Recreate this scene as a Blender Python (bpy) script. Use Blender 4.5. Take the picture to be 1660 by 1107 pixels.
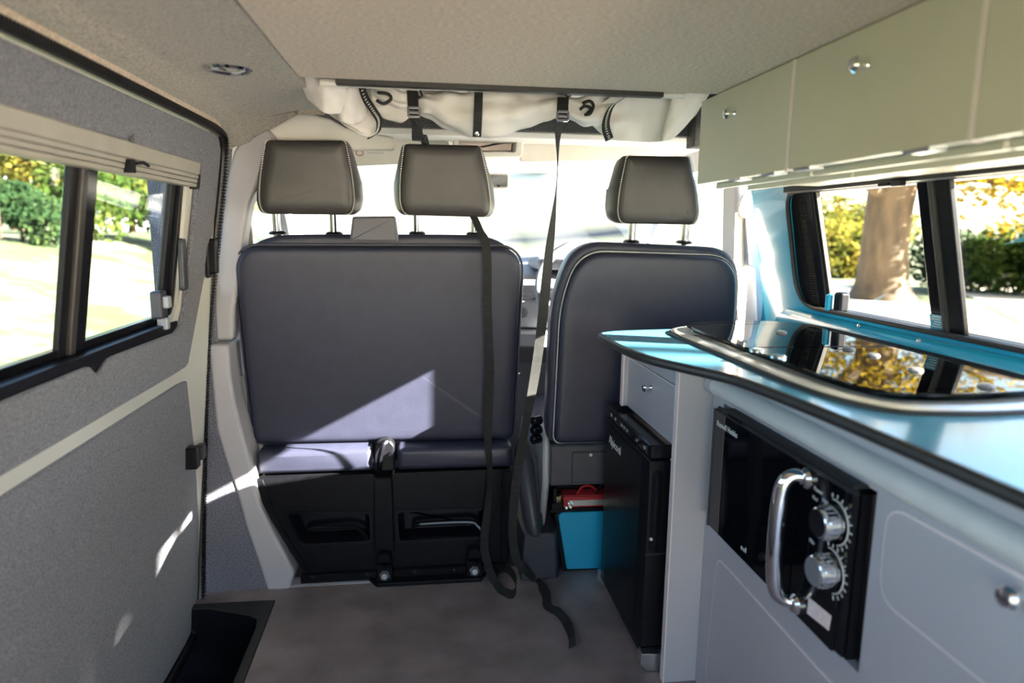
import bpy, bmesh, math, random
from mathutils import Vector, Matrix, noise
R = math.radians
random.seed(7)
C = bpy.context.scene.collection
for o in list(bpy.data.objects): bpy.data.objects.remove(o)

# ------------------------------------------------------------------ camera, sky, sun, exposure
CAM = Vector((0, 0, 1.05)); FPX = 1660 * 24 / 36
YAW, PITCH, ROLL = R(7.55), R(9.28), R(.78)
_f = Vector((math.sin(YAW) * math.cos(PITCH), math.cos(YAW) * math.cos(PITCH), -math.sin(PITCH)))
_r = Vector((math.cos(YAW), -math.sin(YAW), 0)); _d = _f.cross(_r)
_r2 = _r * math.cos(ROLL) - _d * math.sin(ROLL); _d2 = _d * math.cos(ROLL) + _r * math.sin(ROLL)
cd = bpy.data.cameras.new('camera'); cam = bpy.data.objects.new('camera', cd); C.objects.link(cam)
cd.lens = 24; cd.sensor_width = 36; cd.clip_start = .02; cd.clip_end = 600
cd.dof.use_dof = True; cd.dof.focus_distance = 1.75; cd.dof.aperture_fstop = 2.4
m = Matrix.Identity(4)
for i in range(3): m[i][0], m[i][1], m[i][2], m[i][3] = _r2[i], -_d2[i], -_f[i], CAM[i]
cam.matrix_world = m
bpy.context.scene.camera = cam
SC = bpy.context.scene
SC.view_settings.view_transform = 'Standard'; SC.view_settings.look = 'None'
SC.view_settings.gamma = 1; SC.view_settings.use_curve_mapping = False
SC.view_settings.exposure = 2.3
SUN_T = Vector((-1, .44, -.54)).normalized()            # the way sunlight travels: from the right rear
w = bpy.data.worlds.new('sky'); SC.world = w; w.use_nodes = True
nt = w.node_tree; bg = nt.nodes['Background']
sk = nt.nodes.new('ShaderNodeTexSky'); sk.sky_type = 'NISHITA'; sk.sun_disc = False
sk.sun_elevation = math.asin(-SUN_T.z); sk.sun_rotation = math.atan2(-SUN_T.x, -SUN_T.y)
sk.dust_density = 1.2; sk.ozone_density = 1.2; sk.air_density = 1.0
nt.links.new(sk.outputs[0], bg.inputs[0]); bg.inputs[1].default_value = .20
sl = bpy.data.lights.new('sun', 'SUN'); so = bpy.data.objects.new('sun', sl); C.objects.link(so)
sl.energy = 30; sl.angle = R(.55); sl.color = (1, .90, .76)
so.rotation_euler = SUN_T.to_track_quat('-Z', 'Y').to_euler(); so.location = (8, -5, 6)

# ------------------------------------------------------------------ helpers
def at(px, py, ax, val):
    "where the sight line through a pixel meets the real plane ax = val"
    v = _f + _r2 * ((px - 830) / FPX) + _d2 * ((py - 553.5) / FPX)
    i = 'xyz'.index(ax); return CAM + v * ((val - CAM[i]) / v[i])
def xz(pts, y): return [(lambda q: (q.x, q.z))(at(a, b, 'y', y)) for a, b in pts]
def yz(pts, x): return [(lambda q: (q.y, q.z))(at(a, b, 'x', x)) for a, b in pts]
def interp(z, zs, xs):
    if z <= zs[0]: return xs[0]
    for i in range(1, len(zs)):
        if z <= zs[i]:
            t = (z - zs[i - 1]) / (zs[i] - zs[i - 1]); return xs[i - 1] + t * (xs[i] - xs[i - 1])
    return xs[-1]
def pl(z, o=0): return o + interp(z, [-.1, .12, .3, .48, .66, .83, 1, 1.156, 1.29, 1.4], [-.645, -.641, -.629, -.615, -.60, -.579, -.554, -.53, -.507, -.485])
def pr(z, o=0): return o + interp(z, [.7, .86, 1.15, 1.34], [1.03, 1.0, .93, .885])

def mat(name, col, rough=.5, metal=0, var=0, vs=40, bump=0, bs=200, coat=0, spec=.5, sheen=0, col2=None, stretch=None, ior=None):
    mt = bpy.data.materials.new(name); mt.use_nodes = True
    n = mt.node_tree.nodes; l = mt.node_tree.links; b = n['Principled BSDF']
    b.inputs['Base Color'].default_value = (*col, 1); b.inputs['Roughness'].default_value = rough
    b.inputs['Metallic'].default_value = metal; b.inputs['Coat Weight'].default_value = coat
    b.inputs['Coat Roughness'].default_value = .05
    b.inputs['Specular IOR Level'].default_value = spec; b.inputs['Sheen Weight'].default_value = sheen
    if ior: b.inputs['IOR'].default_value = ior
    tc = n.new('ShaderNodeTexCoord'); vec = tc.outputs['Object']
    if stretch:
        mp = n.new('ShaderNodeMapping'); mp.inputs['Scale'].default_value = stretch
        l.new(vec, mp.inputs[0]); vec = mp.outputs[0]
    if var or col2:
        t = n.new('ShaderNodeTexNoise'); t.inputs['Scale'].default_value = vs; t.inputs['Detail'].default_value = 6
        l.new(vec, t.inputs[0])
        rp = n.new('ShaderNodeValToRGB')
        rp.color_ramp.elements[0].position = .3; rp.color_ramp.elements[1].position = .7
        c2 = col2 or tuple(min(1, c * (1 + var)) for c in col); c1 = col if col2 else tuple(c * (1 - var) for c in col)
        rp.color_ramp.elements[0].color = (*c1, 1); rp.color_ramp.elements[1].color = (*c2, 1)
        l.new(t.outputs[0], rp.inputs[0]); l.new(rp.outputs[0], b.inputs['Base Color'])
    if bump:
        t2 = n.new('ShaderNodeTexNoise'); t2.inputs['Scale'].default_value = bs; t2.inputs['Detail'].default_value = 3
        l.new(vec, t2.inputs[0])
        bp = n.new('ShaderNodeBump'); bp.inputs['Strength'].default_value = bump; bp.inputs['Distance'].default_value = .002
        l.new(t2.outputs[0], bp.inputs['Height']); l.new(bp.outputs[0], b.inputs['Normal'])
    return mt
def glass(name, tint=(.93, .96, .96), r=.0, f0=.032):
    mt = bpy.data.materials.new(name); mt.use_nodes = True
    n = mt.node_tree.nodes; l = mt.node_tree.links; n.remove(n['Principled BSDF'])
    tr = n.new('ShaderNodeBsdfTransparent'); tr.inputs[0].default_value = (*tint, 1)
    gl = n.new('ShaderNodeBsdfGlossy'); gl.inputs['Roughness'].default_value = r
    lw = n.new('ShaderNodeLayerWeight'); lw.inputs[0].default_value = .5
    pw = n.new('ShaderNodeMath'); pw.operation = 'POWER'; pw.inputs[1].default_value = 5; l.new(lw.outputs['Facing'], pw.inputs[0])
    fr = n.new('ShaderNodeMath'); fr.operation = 'MULTIPLY_ADD'; fr.inputs[1].default_value = .95; fr.inputs[2].default_value = f0; l.new(pw.outputs[0], fr.inputs[0])
    mx = n.new('ShaderNodeMixShader'); l.new(fr.outputs[0], mx.inputs[0]); l.new(tr.outputs[0], mx.inputs[1]); l.new(gl.outputs[0], mx.inputs[2])
    l.new(mx.outputs[0], n['Material Output'].inputs[0]); return mt
def leafmat(name, c1, c2, c3, sc=1.2):
    mt = bpy.data.materials.new(name); mt.use_nodes = True
    n = mt.node_tree.nodes; l = mt.node_tree.links; n.remove(n['Principled BSDF'])
    tc = n.new('ShaderNodeTexCoord'); t = n.new('ShaderNodeTexNoise'); t.inputs['Scale'].default_value = sc; t.inputs['Detail'].default_value = 8
    t.inputs['Roughness'].default_value = .75
    l.new(tc.outputs['Object'], t.inputs[0]); rp = n.new('ShaderNodeValToRGB')
    e = rp.color_ramp.elements; e[0].position = .36; e[1].position = .64; e[0].color = (*c1, 1); e[1].color = (*c3, 1)
    q = e.new(.5); q.color = (*c2, 1)
    l.new(t.outputs[0], rp.inputs[0])
    d = n.new('ShaderNodeBsdfDiffuse'); tl = n.new('ShaderNodeBsdfTranslucent'); mx = n.new('ShaderNodeMixShader'); mx.inputs[0].default_value = .45
    l.new(rp.outputs[0], d.inputs[0]); l.new(rp.outputs[0], tl.inputs[0]); l.new(d.outputs[0], mx.inputs[1]); l.new(tl.outputs[0], mx.inputs[2])
    l.new(mx.outputs[0], n['Material Output'].inputs[0]); return mt

def smooth(pts, n=6, closed=False):
    P = [Vector(p) for p in pts]; out = []; N = len(P)
    for i in range(N if closed else N - 1):
        if closed: a, b, c, d = P[i - 1], P[i], P[(i + 1) % N], P[(i + 2) % N]
        else: a, b, c, d = P[max(i - 1, 0)], P[i], P[i + 1], P[min(i + 2, N - 1)]
        for k in range(n):
            t = k / n
            out.append(.5 * ((2 * b) + (c - a) * t + (2 * a - 5 * b + 4 * c - d) * t * t + (3 * b - a - 3 * c + d) * t ** 3))
    if not closed: out.append(P[-1])
    return out
def rpoly(pts, rad, seg=5):
    "polygon with rounded corners; rad: number or one per corner"
    n = len(pts); rad = [rad] * n if not isinstance(rad, (list, tuple)) else rad; out = []
    for i in range(n):
        a, b, c = Vector(pts[i - 1]), Vector(pts[i]), Vector(pts[(i + 1) % n])
        if rad[i] <= 0: out.append(b.copy()); continue
        u, v = (a - b), (c - b); lu, lv = u.length, v.length; u.normalize(); v.normalize()
        d = min(rad[i], lu * .49, lv * .49); p, q = b + u * d, b + v * d
        for k in range(seg + 1):
            t = k / seg; out.append((1 - t) ** 2 * p + 2 * t * (1 - t) * b + t * t * q)
    return out
class RP:
    "rounded outline that can be inset without folding at its corners"
    def __init__(s, pts, rad, seg=5): s.p = [Vector(q) for q in pts]; s.r = rad if isinstance(rad, (list, tuple)) else [rad] * len(pts); s.seg = seg
    def at(s, i): return rpoly(inset(s.p, i) if i else s.p, [max(.004, r - i * .9) for r in s.r], s.seg)
def area(P): return sum(P[i - 1][0] * P[i][1] - P[i][0] * P[i - 1][1] for i in range(len(P))) / 2
def inset(P, d):
    s = 1 if area(P) > 0 else -1; n = len(P); out = []
    for i in range(n):
        a, b, c = Vector(P[i - 1]), Vector(P[i]), Vector(P[(i + 1) % n])
        e1 = (b - a).normalized(); e2 = (c - b).normalized()
        n1 = Vector((-e1.y, e1.x)) * s; n2 = Vector((-e2.y, e2.x)) * s
        nn = (n1 + n2); L = nn.length
        nn = nn / L if L > 1e-6 else n1
        out.append(b + nn * d / max(.5, nn.dot(n1)))
    return out

class MB:
    def __init__(s): s.v = []; s.f = []
    def add(s, vs, fs):
        o = len(s.v); s.v += [tuple(v) for v in vs]; s.f += [tuple(i + o for i in f) for f in fs]; return s
    def box(s, x0, x1, y0, y1, z0, z1):
        v = [(x, y, z) for z in (z0, z1) for y in (y0, y1) for x in (x0, x1)]
        return s.add(v, [(0, 2, 3, 1), (4, 5, 7, 6), (0, 1, 5, 4), (2, 6, 7, 3), (0, 4, 6, 2), (1, 3, 7, 5)])
    def obox(s, c, ax, ay, az):
        c, ax, ay, az = map(Vector, (c, ax, ay, az))
        v = [c + ax * i + ay * j + az * k for k in (-1, 1) for j in (-1, 1) for i in (-1, 1)]
        return s.add(v, [(0, 2, 3, 1), (4, 5, 7, 6), (0, 1, 5, 4), (2, 6, 7, 3), (0, 4, 6, 2), (1, 3, 7, 5)])
    def rings(s, rs, cap0=True, cap1=True, closed=True):
        n = len(rs[0]); v = [p for r in rs for p in r]; f = []
        for i in range(len(rs) - 1):
            for k in range(n if closed else n - 1):
                a, b = i * n + k, i * n + (k + 1) % n; f.append((a, b, b + n, a + n))
        if cap0: f.append(tuple(range(n))[::-1])
        if cap1: f.append(tuple(range((len(rs) - 1) * n, len(rs) * n)))
        return s.add(v, f)
    def prism(s, poly, ax, a, b, ins=0):
        mk = {'x': lambda p, t: (t, p[0], p[1]), 'y': lambda p, t: (p[0], t, p[1]), 'z': lambda p, t: (p[0], p[1], t)}[ax]
        if ins:
            q = inset(poly, ins); e = ins if b > a else -ins
            return s.rings([[mk(p, a) for p in q], [mk(p, a + e) for p in poly], [mk(p, b - e) for p in poly], [mk(p, b) for p in q]])
        return s.rings([[mk(p, a) for p in poly], [mk(p, b) for p in poly]])
    def panel(s, poly, xf, th):
        "polygon (y, z) laid on the wall profile x = xf(z); th is the way it goes back"
        return s.rings([[(xf(z), y, z) for y, z in poly], [(xf(z) + th, y, z) for y, z in poly]])
    def tube(s, path, r, n=8, cap=True, closed=False, sq=None):
        P = [Vector(p) for p in path]; rs = []; N = len(P); up = None
        for i, p in enumerate(P):
            t = (P[(i + 1) % N] - P[i - 1]) if closed else (P[min(i + 1, N - 1)] - P[max(i - 1, 0)])
            t.normalize()
            if up is None:
                up = Vector((0, 0, 1)) if abs(t.z) < .9 else Vector((1, 0, 0))
            up = (up - t * up.dot(t)).normalized(); side = t.cross(up)
            rr = r[i] if isinstance(r, (list, tuple)) else r
            rs.append([p + (up * math.cos(2 * math.pi * k / n) + side * math.sin(2 * math.pi * k / n)) * rr for k in range(n)])
        if closed: rs.append(rs[0]); cap = False
        return s.rings(rs, cap, cap)
    def lathe(s, prof, o, ax, n=20):
        o = Vector(o); ax = Vector(ax).normalized(); u = ax.orthogonal().normalized(); w_ = ax.cross(u)
        rs = [[o + ax * h + (u * math.cos(2 * math.pi * k / n) + w_ * math.sin(2 * math.pi * k / n)) * max(r, 1e-4) for k in range(n)] for r, h in prof]
        return s.rings(rs)
    def ribbon(s, path, wid, th=.0015):
        "flat strap: wid is a half-width vector, or one per point"
        P = [Vector(p) for p in path]; rs = []
        for i, p in enumerate(P):
            t = (P[min(i + 1, len(P) - 1)] - P[max(i - 1, 0)]).normalized()
            wv = Vector(wid[i]) if isinstance(wid, list) else Vector(wid)
            nn = t.cross(wv).normalized() * th / 2
            rs.append([p - wv - nn, p + wv - nn, p + wv + nn, p - wv + nn])
        return s.rings(rs)
    def grid(s, fn, nu, nv):
        v = [fn(i / nu, j / nv) for i in range(nu + 1) for j in range(nv + 1)]
        return s.add(v, [(i * (nv + 1) + j, (i + 1) * (nv + 1) + j, (i + 1) * (nv + 1) + j + 1, i * (nv + 1) + j + 1) for i in range(nu) for j in range(nv)])
    def pad(s, outline, secs, shear=None):
        "upholstered block: outline (x, z), secs = [(y, inset)]"
        sh = shear or (lambda z: 0)
        return s.rings([[(p[0], y + sh(p[1]), p[1]) for p in (outline.at(i) if isinstance(outline, RP) else inset(outline, i) if i else outline)] for y, i in secs])

ORG = {}
def finish(o, name, label=None, cat=None, group=None, kind=None):
    if label: o['label'] = label
    if cat: o['category'] = cat
    if group: o['group'] = group
    if kind: o['kind'] = kind
    return o
def thing(name, label, cat, loc=(0, 0, 0), group=None):
    o = bpy.data.objects.new(name, None); o.empty_display_size = .05; o.location = loc; C.objects.link(o)
    ORG[o.name] = Vector(loc); return finish(o, name, label, cat, group)
def obj(name, mb, mt, parent=None, bevel=0, sub=0, ang=35, solid=0, label=None, cat=None, group=None, kind=None, org=None, seg=2):
    me = bpy.data.meshes.new(name)
    if parent: base = ORG[parent.name]
    elif org is not None: base = Vector(org)
    else:
        xs = list(zip(*mb.v)); base = Vector(((min(xs[0]) + max(xs[0])) / 2, (min(xs[1]) + max(xs[1])) / 2, min(xs[2])))
    me.from_pydata([tuple(Vector(v) - base) for v in mb.v], [], mb.f)
    bm = bmesh.new(); bm.from_mesh(me); bmesh.ops.recalc_face_normals(bm, faces=bm.faces); bm.to_mesh(me); bm.free()
    me.polygons.foreach_set('use_smooth', [True] * len(me.polygons))
    if not sub: me.set_sharp_from_angle(angle=R(ang))
    me.materials.append(mt)
    o = bpy.data.objects.new(name, me); C.objects.link(o)
    if parent: o.parent = parent
    else: o.location = base
    ORG[o.name] = base
    if solid:
        q = o.modifiers.new('thickness', 'SOLIDIFY'); q.thickness = solid; q.offset = 0
    if bevel:
        q = o.modifiers.new('bevel', 'BEVEL'); q.width = bevel; q.segments = seg; q.limit_method = 'ANGLE'; q.angle_limit = R(40); q.harden_normals = True
    if sub:
        q = o.modifiers.new('subdiv', 'SUBSURF'); q.levels = sub; q.render_levels = sub
    return finish(o, name, label, cat, group, kind)
def struct(name, mb, mt, parent=None, **k): return obj(name, mb, mt, parent, kind='structure' if parent is None else None, **k)
def text(s, size, loc, mtx, mt, parent, name='lettering', sx=1):
    cu = bpy.data.curves.new('t', 'FONT'); cu.body = s; cu.size = size; cu.extrude = .0004; cu.resolution_u = 3
    t = bpy.data.objects.new('t', cu); C.objects.link(t)
    dg = bpy.context.evaluated_depsgraph_get(); me = bpy.data.meshes.new_from_object(t.evaluated_get(dg))
    bpy.data.objects.remove(t)
    vs = [Vector(loc) + mtx @ Vector((v.co.x * sx, v.co.y, v.co.z)) for v in me.vertices]
    mb = MB(); mb.add(vs, [tuple(p.vertices) for p in me.polygons])
    return obj(name, mb, mt, parent, ang=20)
FACE_L = Matrix(((0, 0, -1), (-1, 0, 0), (0, 1, 0)))     # lettering on a face that looks to -x
FACE_B = Matrix(((1, 0, 0), (0, 0, -1), (0, 1, 0)))      # lettering on a face that looks to -y

# ------------------------------------------------------------------ materials
M = {}
M['carpet'] = mat('grey_carpet', (.062, .063, .085), .95, var=.0, col2=(.23, .23, .275), vs=260, bump=.9, bs=420, sheen=.3)
M['carpet_tan'] = mat('ceiling_carpet', (.36, .275, .205), .95, col2=(.74, .58, .45), vs=230, bump=.9, bs=380, sheen=.3, stretch=(.6, 1.2, 1))
M['carpet_warm_lit'] = mat('grey_carpet_warm_lit', (.17, .15, .125), .95, col2=(.46, .415, .35), vs=250, bump=.9, bs=400, sheen=.3)  # grey carpet again, with the warm ground-bounce light put into its colour
M['carpet_dark'] = mat('dark_carpet', (.05, .05, .055), .95, col2=(.15, .15, .155), vs=240, bump=.8, bs=400)
M['cream'] = mat('cream_paint', (.62, .60, .55), .35, var=.04, vs=4)
M['trim'] = mat('grey_trim_plastic', (.42, .405, .43), .45, var=.03, vs=10, bump=.15, bs=700)
M['headliner'] = mat('pale_headliner', (.74, .72, .67), .7, var=.03, vs=20)
M['vinyl_floor'] = mat('vinyl_floor', (.19, .155, .145), .38, col2=(.37, .30, .285), vs=7, bump=.25, bs=300)
M['rubber'] = mat('black_rubber', (.014, .014, .016), .45, var=.3, vs=60)
M['black'] = mat('black_plastic', (.007, .007, .010), .36, spec=.2, var=.25, vs=50, bump=.1, bs=500)
M['gloss'] = mat('gloss_black', (.006, .006, .009), .16, var=.2, vs=30, spec=.3)
M['mwglass'] = mat('black_glass', (.004, .004, .006), .04, var=.2, vs=30)
M['satin'] = mat('satin_black_panel', (.006, .006, .008), .30, spec=.16, var=.3, vs=30, bump=.15, bs=260)
M['leather'] = mat('charcoal_leather', (.029, .031, .056), .42, var=.08, vs=25, bump=.22, bs=420)
M['leather_warm_lit'] = mat('charcoal_leather_warm_lit', (.052, .047, .047), .38, var=.08, vs=25, bump=.2, bs=420)  # same leather, lighter and browner: warm upper light painted into the headrests
M['grey_plastic'] = mat('charcoal_plastic', (.045, .047, .06), .42, var=.1, vs=30, bump=.15, bs=600)
M['thread'] = mat('white_thread', (.72, .70, .66), .7, var=.1, vs=90)
M['chrome'] = mat('chrome', (.86, .86, .88), .07, 1, var=.04, vs=20)
M['steel'] = mat('brushed_steel', (.78, .77, .75), .34, .8, var=.06, vs=60, stretch=(1, 12, 1))
M['channel'] = mat('dull_channel', (.045, .040, .038), .4, var=.2, vs=40)
M['rail'] = mat('pale_rail', (.62, .61, .60), .4, var=.03, vs=20)
M['dull_steel'] = mat('dull_steel', (.20, .20, .21), .5, .8, var=.2, vs=60)
M['guide'] = mat('guide_plastic', (.13, .125, .15), .5, var=.05, vs=20, bump=.15, bs=600)
M['post'] = mat('dark_chrome', (.34, .34, .38), .14, 1, var=.05, vs=20)
M['tray'] = mat('tray_liner', (.80, .68, .64), .6, var=.04, vs=20)
M['step'] = mat('step_plastic', (.026, .026, .025), .5, var=.2, vs=40, bump=.2, bs=500)
M['blind'] = mat('beige_blind', (.40, .37, .325), .5, var=.05, vs=20)
M['alu'] = mat('aluminium', (.72, .74, .76), .3, 1, var=.05, vs=60)
M['teal'] = mat('turquoise_paint', (.018, .33, .55), .22, var=.04, vs=6, coat=.4)
M['teal_top'] = mat('turquoise_laminate', (.085, .30, .45), .16, var=.05, vs=14, coat=.35)
M['teal_box'] = mat('turquoise_board', (.010, .34, .56), .5, var=.03, vs=14)
M['cab'] = mat('pale_grey_board', (.45, .435, .465), .38, var=.03, vs=5, bump=.06, bs=300)
M['cab_warm_lit'] = mat('pale_grey_board_warm_lit', (.58, .55, .46), .36, var=.03, vs=5, bump=.06, bs=300)  # same board, yellowed and lightened to carry warm light bounced off the ground
M['edge'] = mat('pinkish_edging', (.80, .69, .68), .5, var=.04, vs=30)
M['white'] = mat('white_enamel', (.74, .73, .72), .35, var=.03, vs=30)
M['fabric'] = mat('cream_canvas', (.74, .70, .67), .8, var=.07, vs=9, bump=.3, bs=900)
M['web'] = mat('black_webbing', (.022, .0215, .022), .7, var=.35, vs=30, bump=.8, bs=500, stretch=(1, 1, 4))
M['beltweb'] = mat('beige_webbing', (.42, .37, .31), .75, var=.1, vs=60, bump=.4, bs=500)
M['red'] = mat('red_casing', (.42, .03, .035), .35, var=.1, vs=20)
M['redwire'] = mat('red_cable', (.5, .02, .02), .4, var=.1, vs=20)
M['brass'] = mat('brass', (.75, .58, .3), .25, 1, var=.1, vs=20)
M['paper'] = mat('pale_label', (.80, .66, .64), .7, var=.12, vs=160)
M['print'] = mat('pale_print', (.62, .62, .60), .6, var=.05, vs=30)
M['glass'] = glass('window_glass', (.90, .93, .93))
M['lid'] = glass('tinted_lid_glass', (.16, .18, .19))
M['lens'] = mat('lamp_lens', (.6, .58, .5), .12, .6, var=.3, vs=200)
M['bark'] = mat('oak_bark', (.034, .021, .010), .9, col2=(.09, .058, .028), vs=5, bump=.8, bs=14, stretch=(1, 1, .3))
M['fence'] = mat('weathered_fence', (.05, .026, .02), .9, var=.2, vs=9)
M['mirror'] = mat('mirror', (.8, .8, .8), .02, 1, var=.02, vs=5)
M['dash'] = mat('grey_dashboard', (.16, .165, .19), .5, var=.06, vs=20, bump=.2, bs=500)
M['dash2'] = mat('silver_fascia', (.36, .37, .40), .35, var=.04, vs=20)

# ================================================================== THE SETTING
GZ = -.5
# ---- outdoors
def groundmat():
    mt = mat('lawn', (.2, .3, .08), .95); n = mt.node_tree.nodes; l = mt.node_tree.links; b = n['Principled BSDF']
    tc = n.new('ShaderNodeTexCoord'); t = n.new('ShaderNodeTexNoise'); t.inputs['Scale'].default_value = .55; t.inputs['Detail'].default_value = 9; t.inputs['Roughness'].default_value = .7
    l.new(tc.outputs['Object'], t.inputs[0]); rp = n.new('ShaderNodeValToRGB'); e = rp.color_ramp.elements
    e[0].position = .38; e[0].color = (.022, .038, .008, 1); e[1].position = .62; e[1].color = (.16, .15, .10, 1)  # pale end of the ramp paints sunlit patches into the grass
    q = e.new(.48); q.color = (.040, .060, .013, 1)
    l.new(t.outputs[0], rp.inputs[0]); l.new(rp.outputs[0], b.inputs['Base Color']); return mt
def gravelmat():
    return mat('pale_gravel', (.52, .46, .36), .95, col2=(.68, .61, .50), vs=1.5)
def gz(x): t_ = max(0, min(1, (-x - 2) / 6.5)); return GZ + 1.3 * t_ * t_ * (3 - 2 * t_)
g = MB(); g.grid(lambda u, v: ((-160 + 320 * u) if u < .47 or u > .5 else -9.6 + (u - .47) * 320, -120 + 320 * v, gz(-160 + 320 * u if u < .47 or u > .5 else -9.6 + (u - .47) * 320)), 320, 6); struct('ground', g, groundmat(), org=(0, 0, GZ))
g = MB(); g.prism(rpoly([(-1.3, -40), (60, -40), (60, 22), (16, 19), (9, 8.2), (-1.3, 6.6)], 2), 'z', GZ + .005, GZ + .02); struct('driveway', g, gravelmat())  # pale lane, carried on under and behind the van to bounce warm light inside
g = MB(); g.prism([(-1.9, 6), (9, 6.5), (16, 30), (-1.9, 40)], 'z', GZ + .004, GZ + .017); struct('forecourt', g, gravelmat())

LEAF = {'green': leafmat('green_leaves', (.015, .032, .008), (.035, .062, .014), (.11, .13, .03)),
        'dark': leafmat('dark_leaves', (.010, .024, .010), (.022, .045, .018), (.06, .09, .03)),
        'mix': leafmat('turning_leaves', (.035, .055, .012), (.13, .13, .025), (.30, .22, .04)),
        'gold': leafmat('golden_leaves', (.06, .08, .012), (.30, .20, .018), (.46, .33, .04), 1.6)}
def cloud(blobs, n, size, rnd):
    mb = MB(); vol = [b[1][0] * b[1][1] * b[1][2] for b in blobs]; tot = sum(vol)
    for (c, r), vv in zip(blobs, vol):
        for _ in range(int(n * vv / tot)):
            d = Vector((rnd.gauss(0, 1), rnd.gauss(0, 1), rnd.gauss(0, 1))).normalized() * rnd.random() ** .4
            p = Vector((c[0] + d.x * r[0], c[1] + d.y * r[1], c[2] + d.z * r[2]))
            if p.z < GZ + .05: continue
            a = Vector((rnd.gauss(0, 1), rnd.gauss(0, 1), rnd.gauss(0, 1))).normalized(); b = a.orthogonal().normalized()
            s = size * rnd.uniform(.6, 1.3)
            mb.add([p - a * s, p + b * s * .5, p + a * s, p - b * s * .5], [(0, 1, 2, 3)])
    return mb
def tree(name, label, cat, base, blobs, leaf, n, size, trunk=0, seed=1, group=None):
    rnd = random.Random(seed); base = Vector(base)
    t = thing(name, label, cat, base, group)
    bl = [((base.x + c[0], base.y + c[1], base.z + c[2]), r) for c, r in blobs]
    if trunk:
        top = max(b[0][2] for b in bl)
        mb = MB(); mb.tube(smooth([base - Vector((0, 0, .05)), base + Vector((trunk * .15, 0, (top - base.z) * .35)), Vector((base.x, base.y, top))], 5),
                           [trunk * (1.25 - .95 * k / 10) for k in range(11)], 12); obj('trunk', mb, M['bark'], t)
        for c, r in bl[:6]:
            mb = MB(); a = base + Vector((0, 0, (top - base.z) * .45)); mb.tube([a, (a + Vector(c)) / 2 + Vector((0, 0, .2)), c], [trunk * .3, trunk * .2, trunk * .07], 7); obj('branch', mb, M['bark'], t)
    else:
        mb = MB()
        for c, r in bl[:4]: mb.tube([(base.x + (c[0] - base.x) * .3, base.y, base.z), ((base.x + c[0]) / 2, c[1], (base.z + c[2]) / 2), c], [.04, .03, .01], 6)
        obj('stem', mb, M['bark'], t)
    obj('foliage', cloud(bl, n, size, rnd), LEAF[leaf], t, kind='stuff')
    return t
def gp(px, Y): q = at(px, 380, 'y', Y); return (q.x, Y, gz(q.x))
# left side
tree('clipped_bush', 'dark green rounded bush beside the brown fence, left window', 'bush', gp(62, 14), [((-.35, 0, .75), (.55, .6, .45)), ((.15, 0, .45), (.5, .5, .5)), ((-.9, .3, .8), (.6, .6, .4))], 'dark', 2200, .07, 0, 2)
t = thing('board_fence', 'short brown board fence on the lawn, far left window', 'fence', (-7.9, 12.6, gz(-7.9)))
for k in range(14):
    x = -8.75 + k * .125; g = MB(); h = .98 + .03 * math.sin(k * 2.1); g.box(x, x + .115, 12.6 + .012 * (k % 2), 12.63 + .012 * (k % 2), gz(-7.9) + .02, gz(-7.9) + h - .35); obj('plank', g, M['fence'], t)
for x in (-8.6, -7.3):
    g = MB(); g.box(x, x + .1, 12.66, 12.76, gz(-7.9) - .2, gz(-7.9) + .6); obj('post', g, M['fence'], t)
tree('autumn_tree', 'yellow and green tree above the round bush, left window', 'tree', gp(95, 19), [((-.6, 0, 2.6), (2, 1.8, 1.7)), ((.9, .2, 2.0), (1.3, 1.2, 1.1)), ((-2, .4, 2.7), (1.4, 1.4, 1.1))], 'mix', 2600, .13, .16, 3)
tree('leafy_tree', 'green tree just left of the left window divider', 'tree', gp(140, 17), [((0, 0, 1.5), (1.0, 1, 1.7)), ((.4, 0, .8), (.9, .9, .9))], 'green', 1900, .10, .12, 4)
tree('slender_tree', 'pale yellow tree seen in the middle of the sliding pane, left side', 'tree', gp(215, 24), [((0, 0, 1.5), (1.2, 1, 1.2)), ((1.0, 0, 1.1), (1.0, .9, .9))], 'mix', 1500, .12, .12, 5)
tree('round_tree', 'green tree at the front edge of the left sliding pane', 'tree', gp(272, 18), [((0, 0, 1.7), (1.1, 1, 1.4)), ((.5, 0, .9), (1.0, 1, .9))], 'green', 1700, .10, .12, 6)
tree('distant_tree', 'green tree behind the front passenger door window', 'tree', gp(430, 17), [((0, 0, 1.8), (1.2, 1, 1.5)), ((.3, 0, .9), (1.0, 1, .9))], 'green', 3500, .12, .12, 16)
tree('tall_tree', 'tall dark tree behind the autumn tree, far left window', 'tree', gp(30, 27), [((-1, 0, 3.4), (2.6, 2, 2.4)), ((1.8, 0, 2.6), (1.8, 1.6, 1.8))], 'mix', 3000, .17, .2, 7)
mb = MB(); a, b = gp(150, 30), gp(300, 30); mb.box(a[0], b[0], 30, 30.3, GZ, 1.36); tag = obj('low_wall', mb, M['white'], None, bevel=.02, label='long low white wall beyond the lawn, left window', cat='wall')
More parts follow.
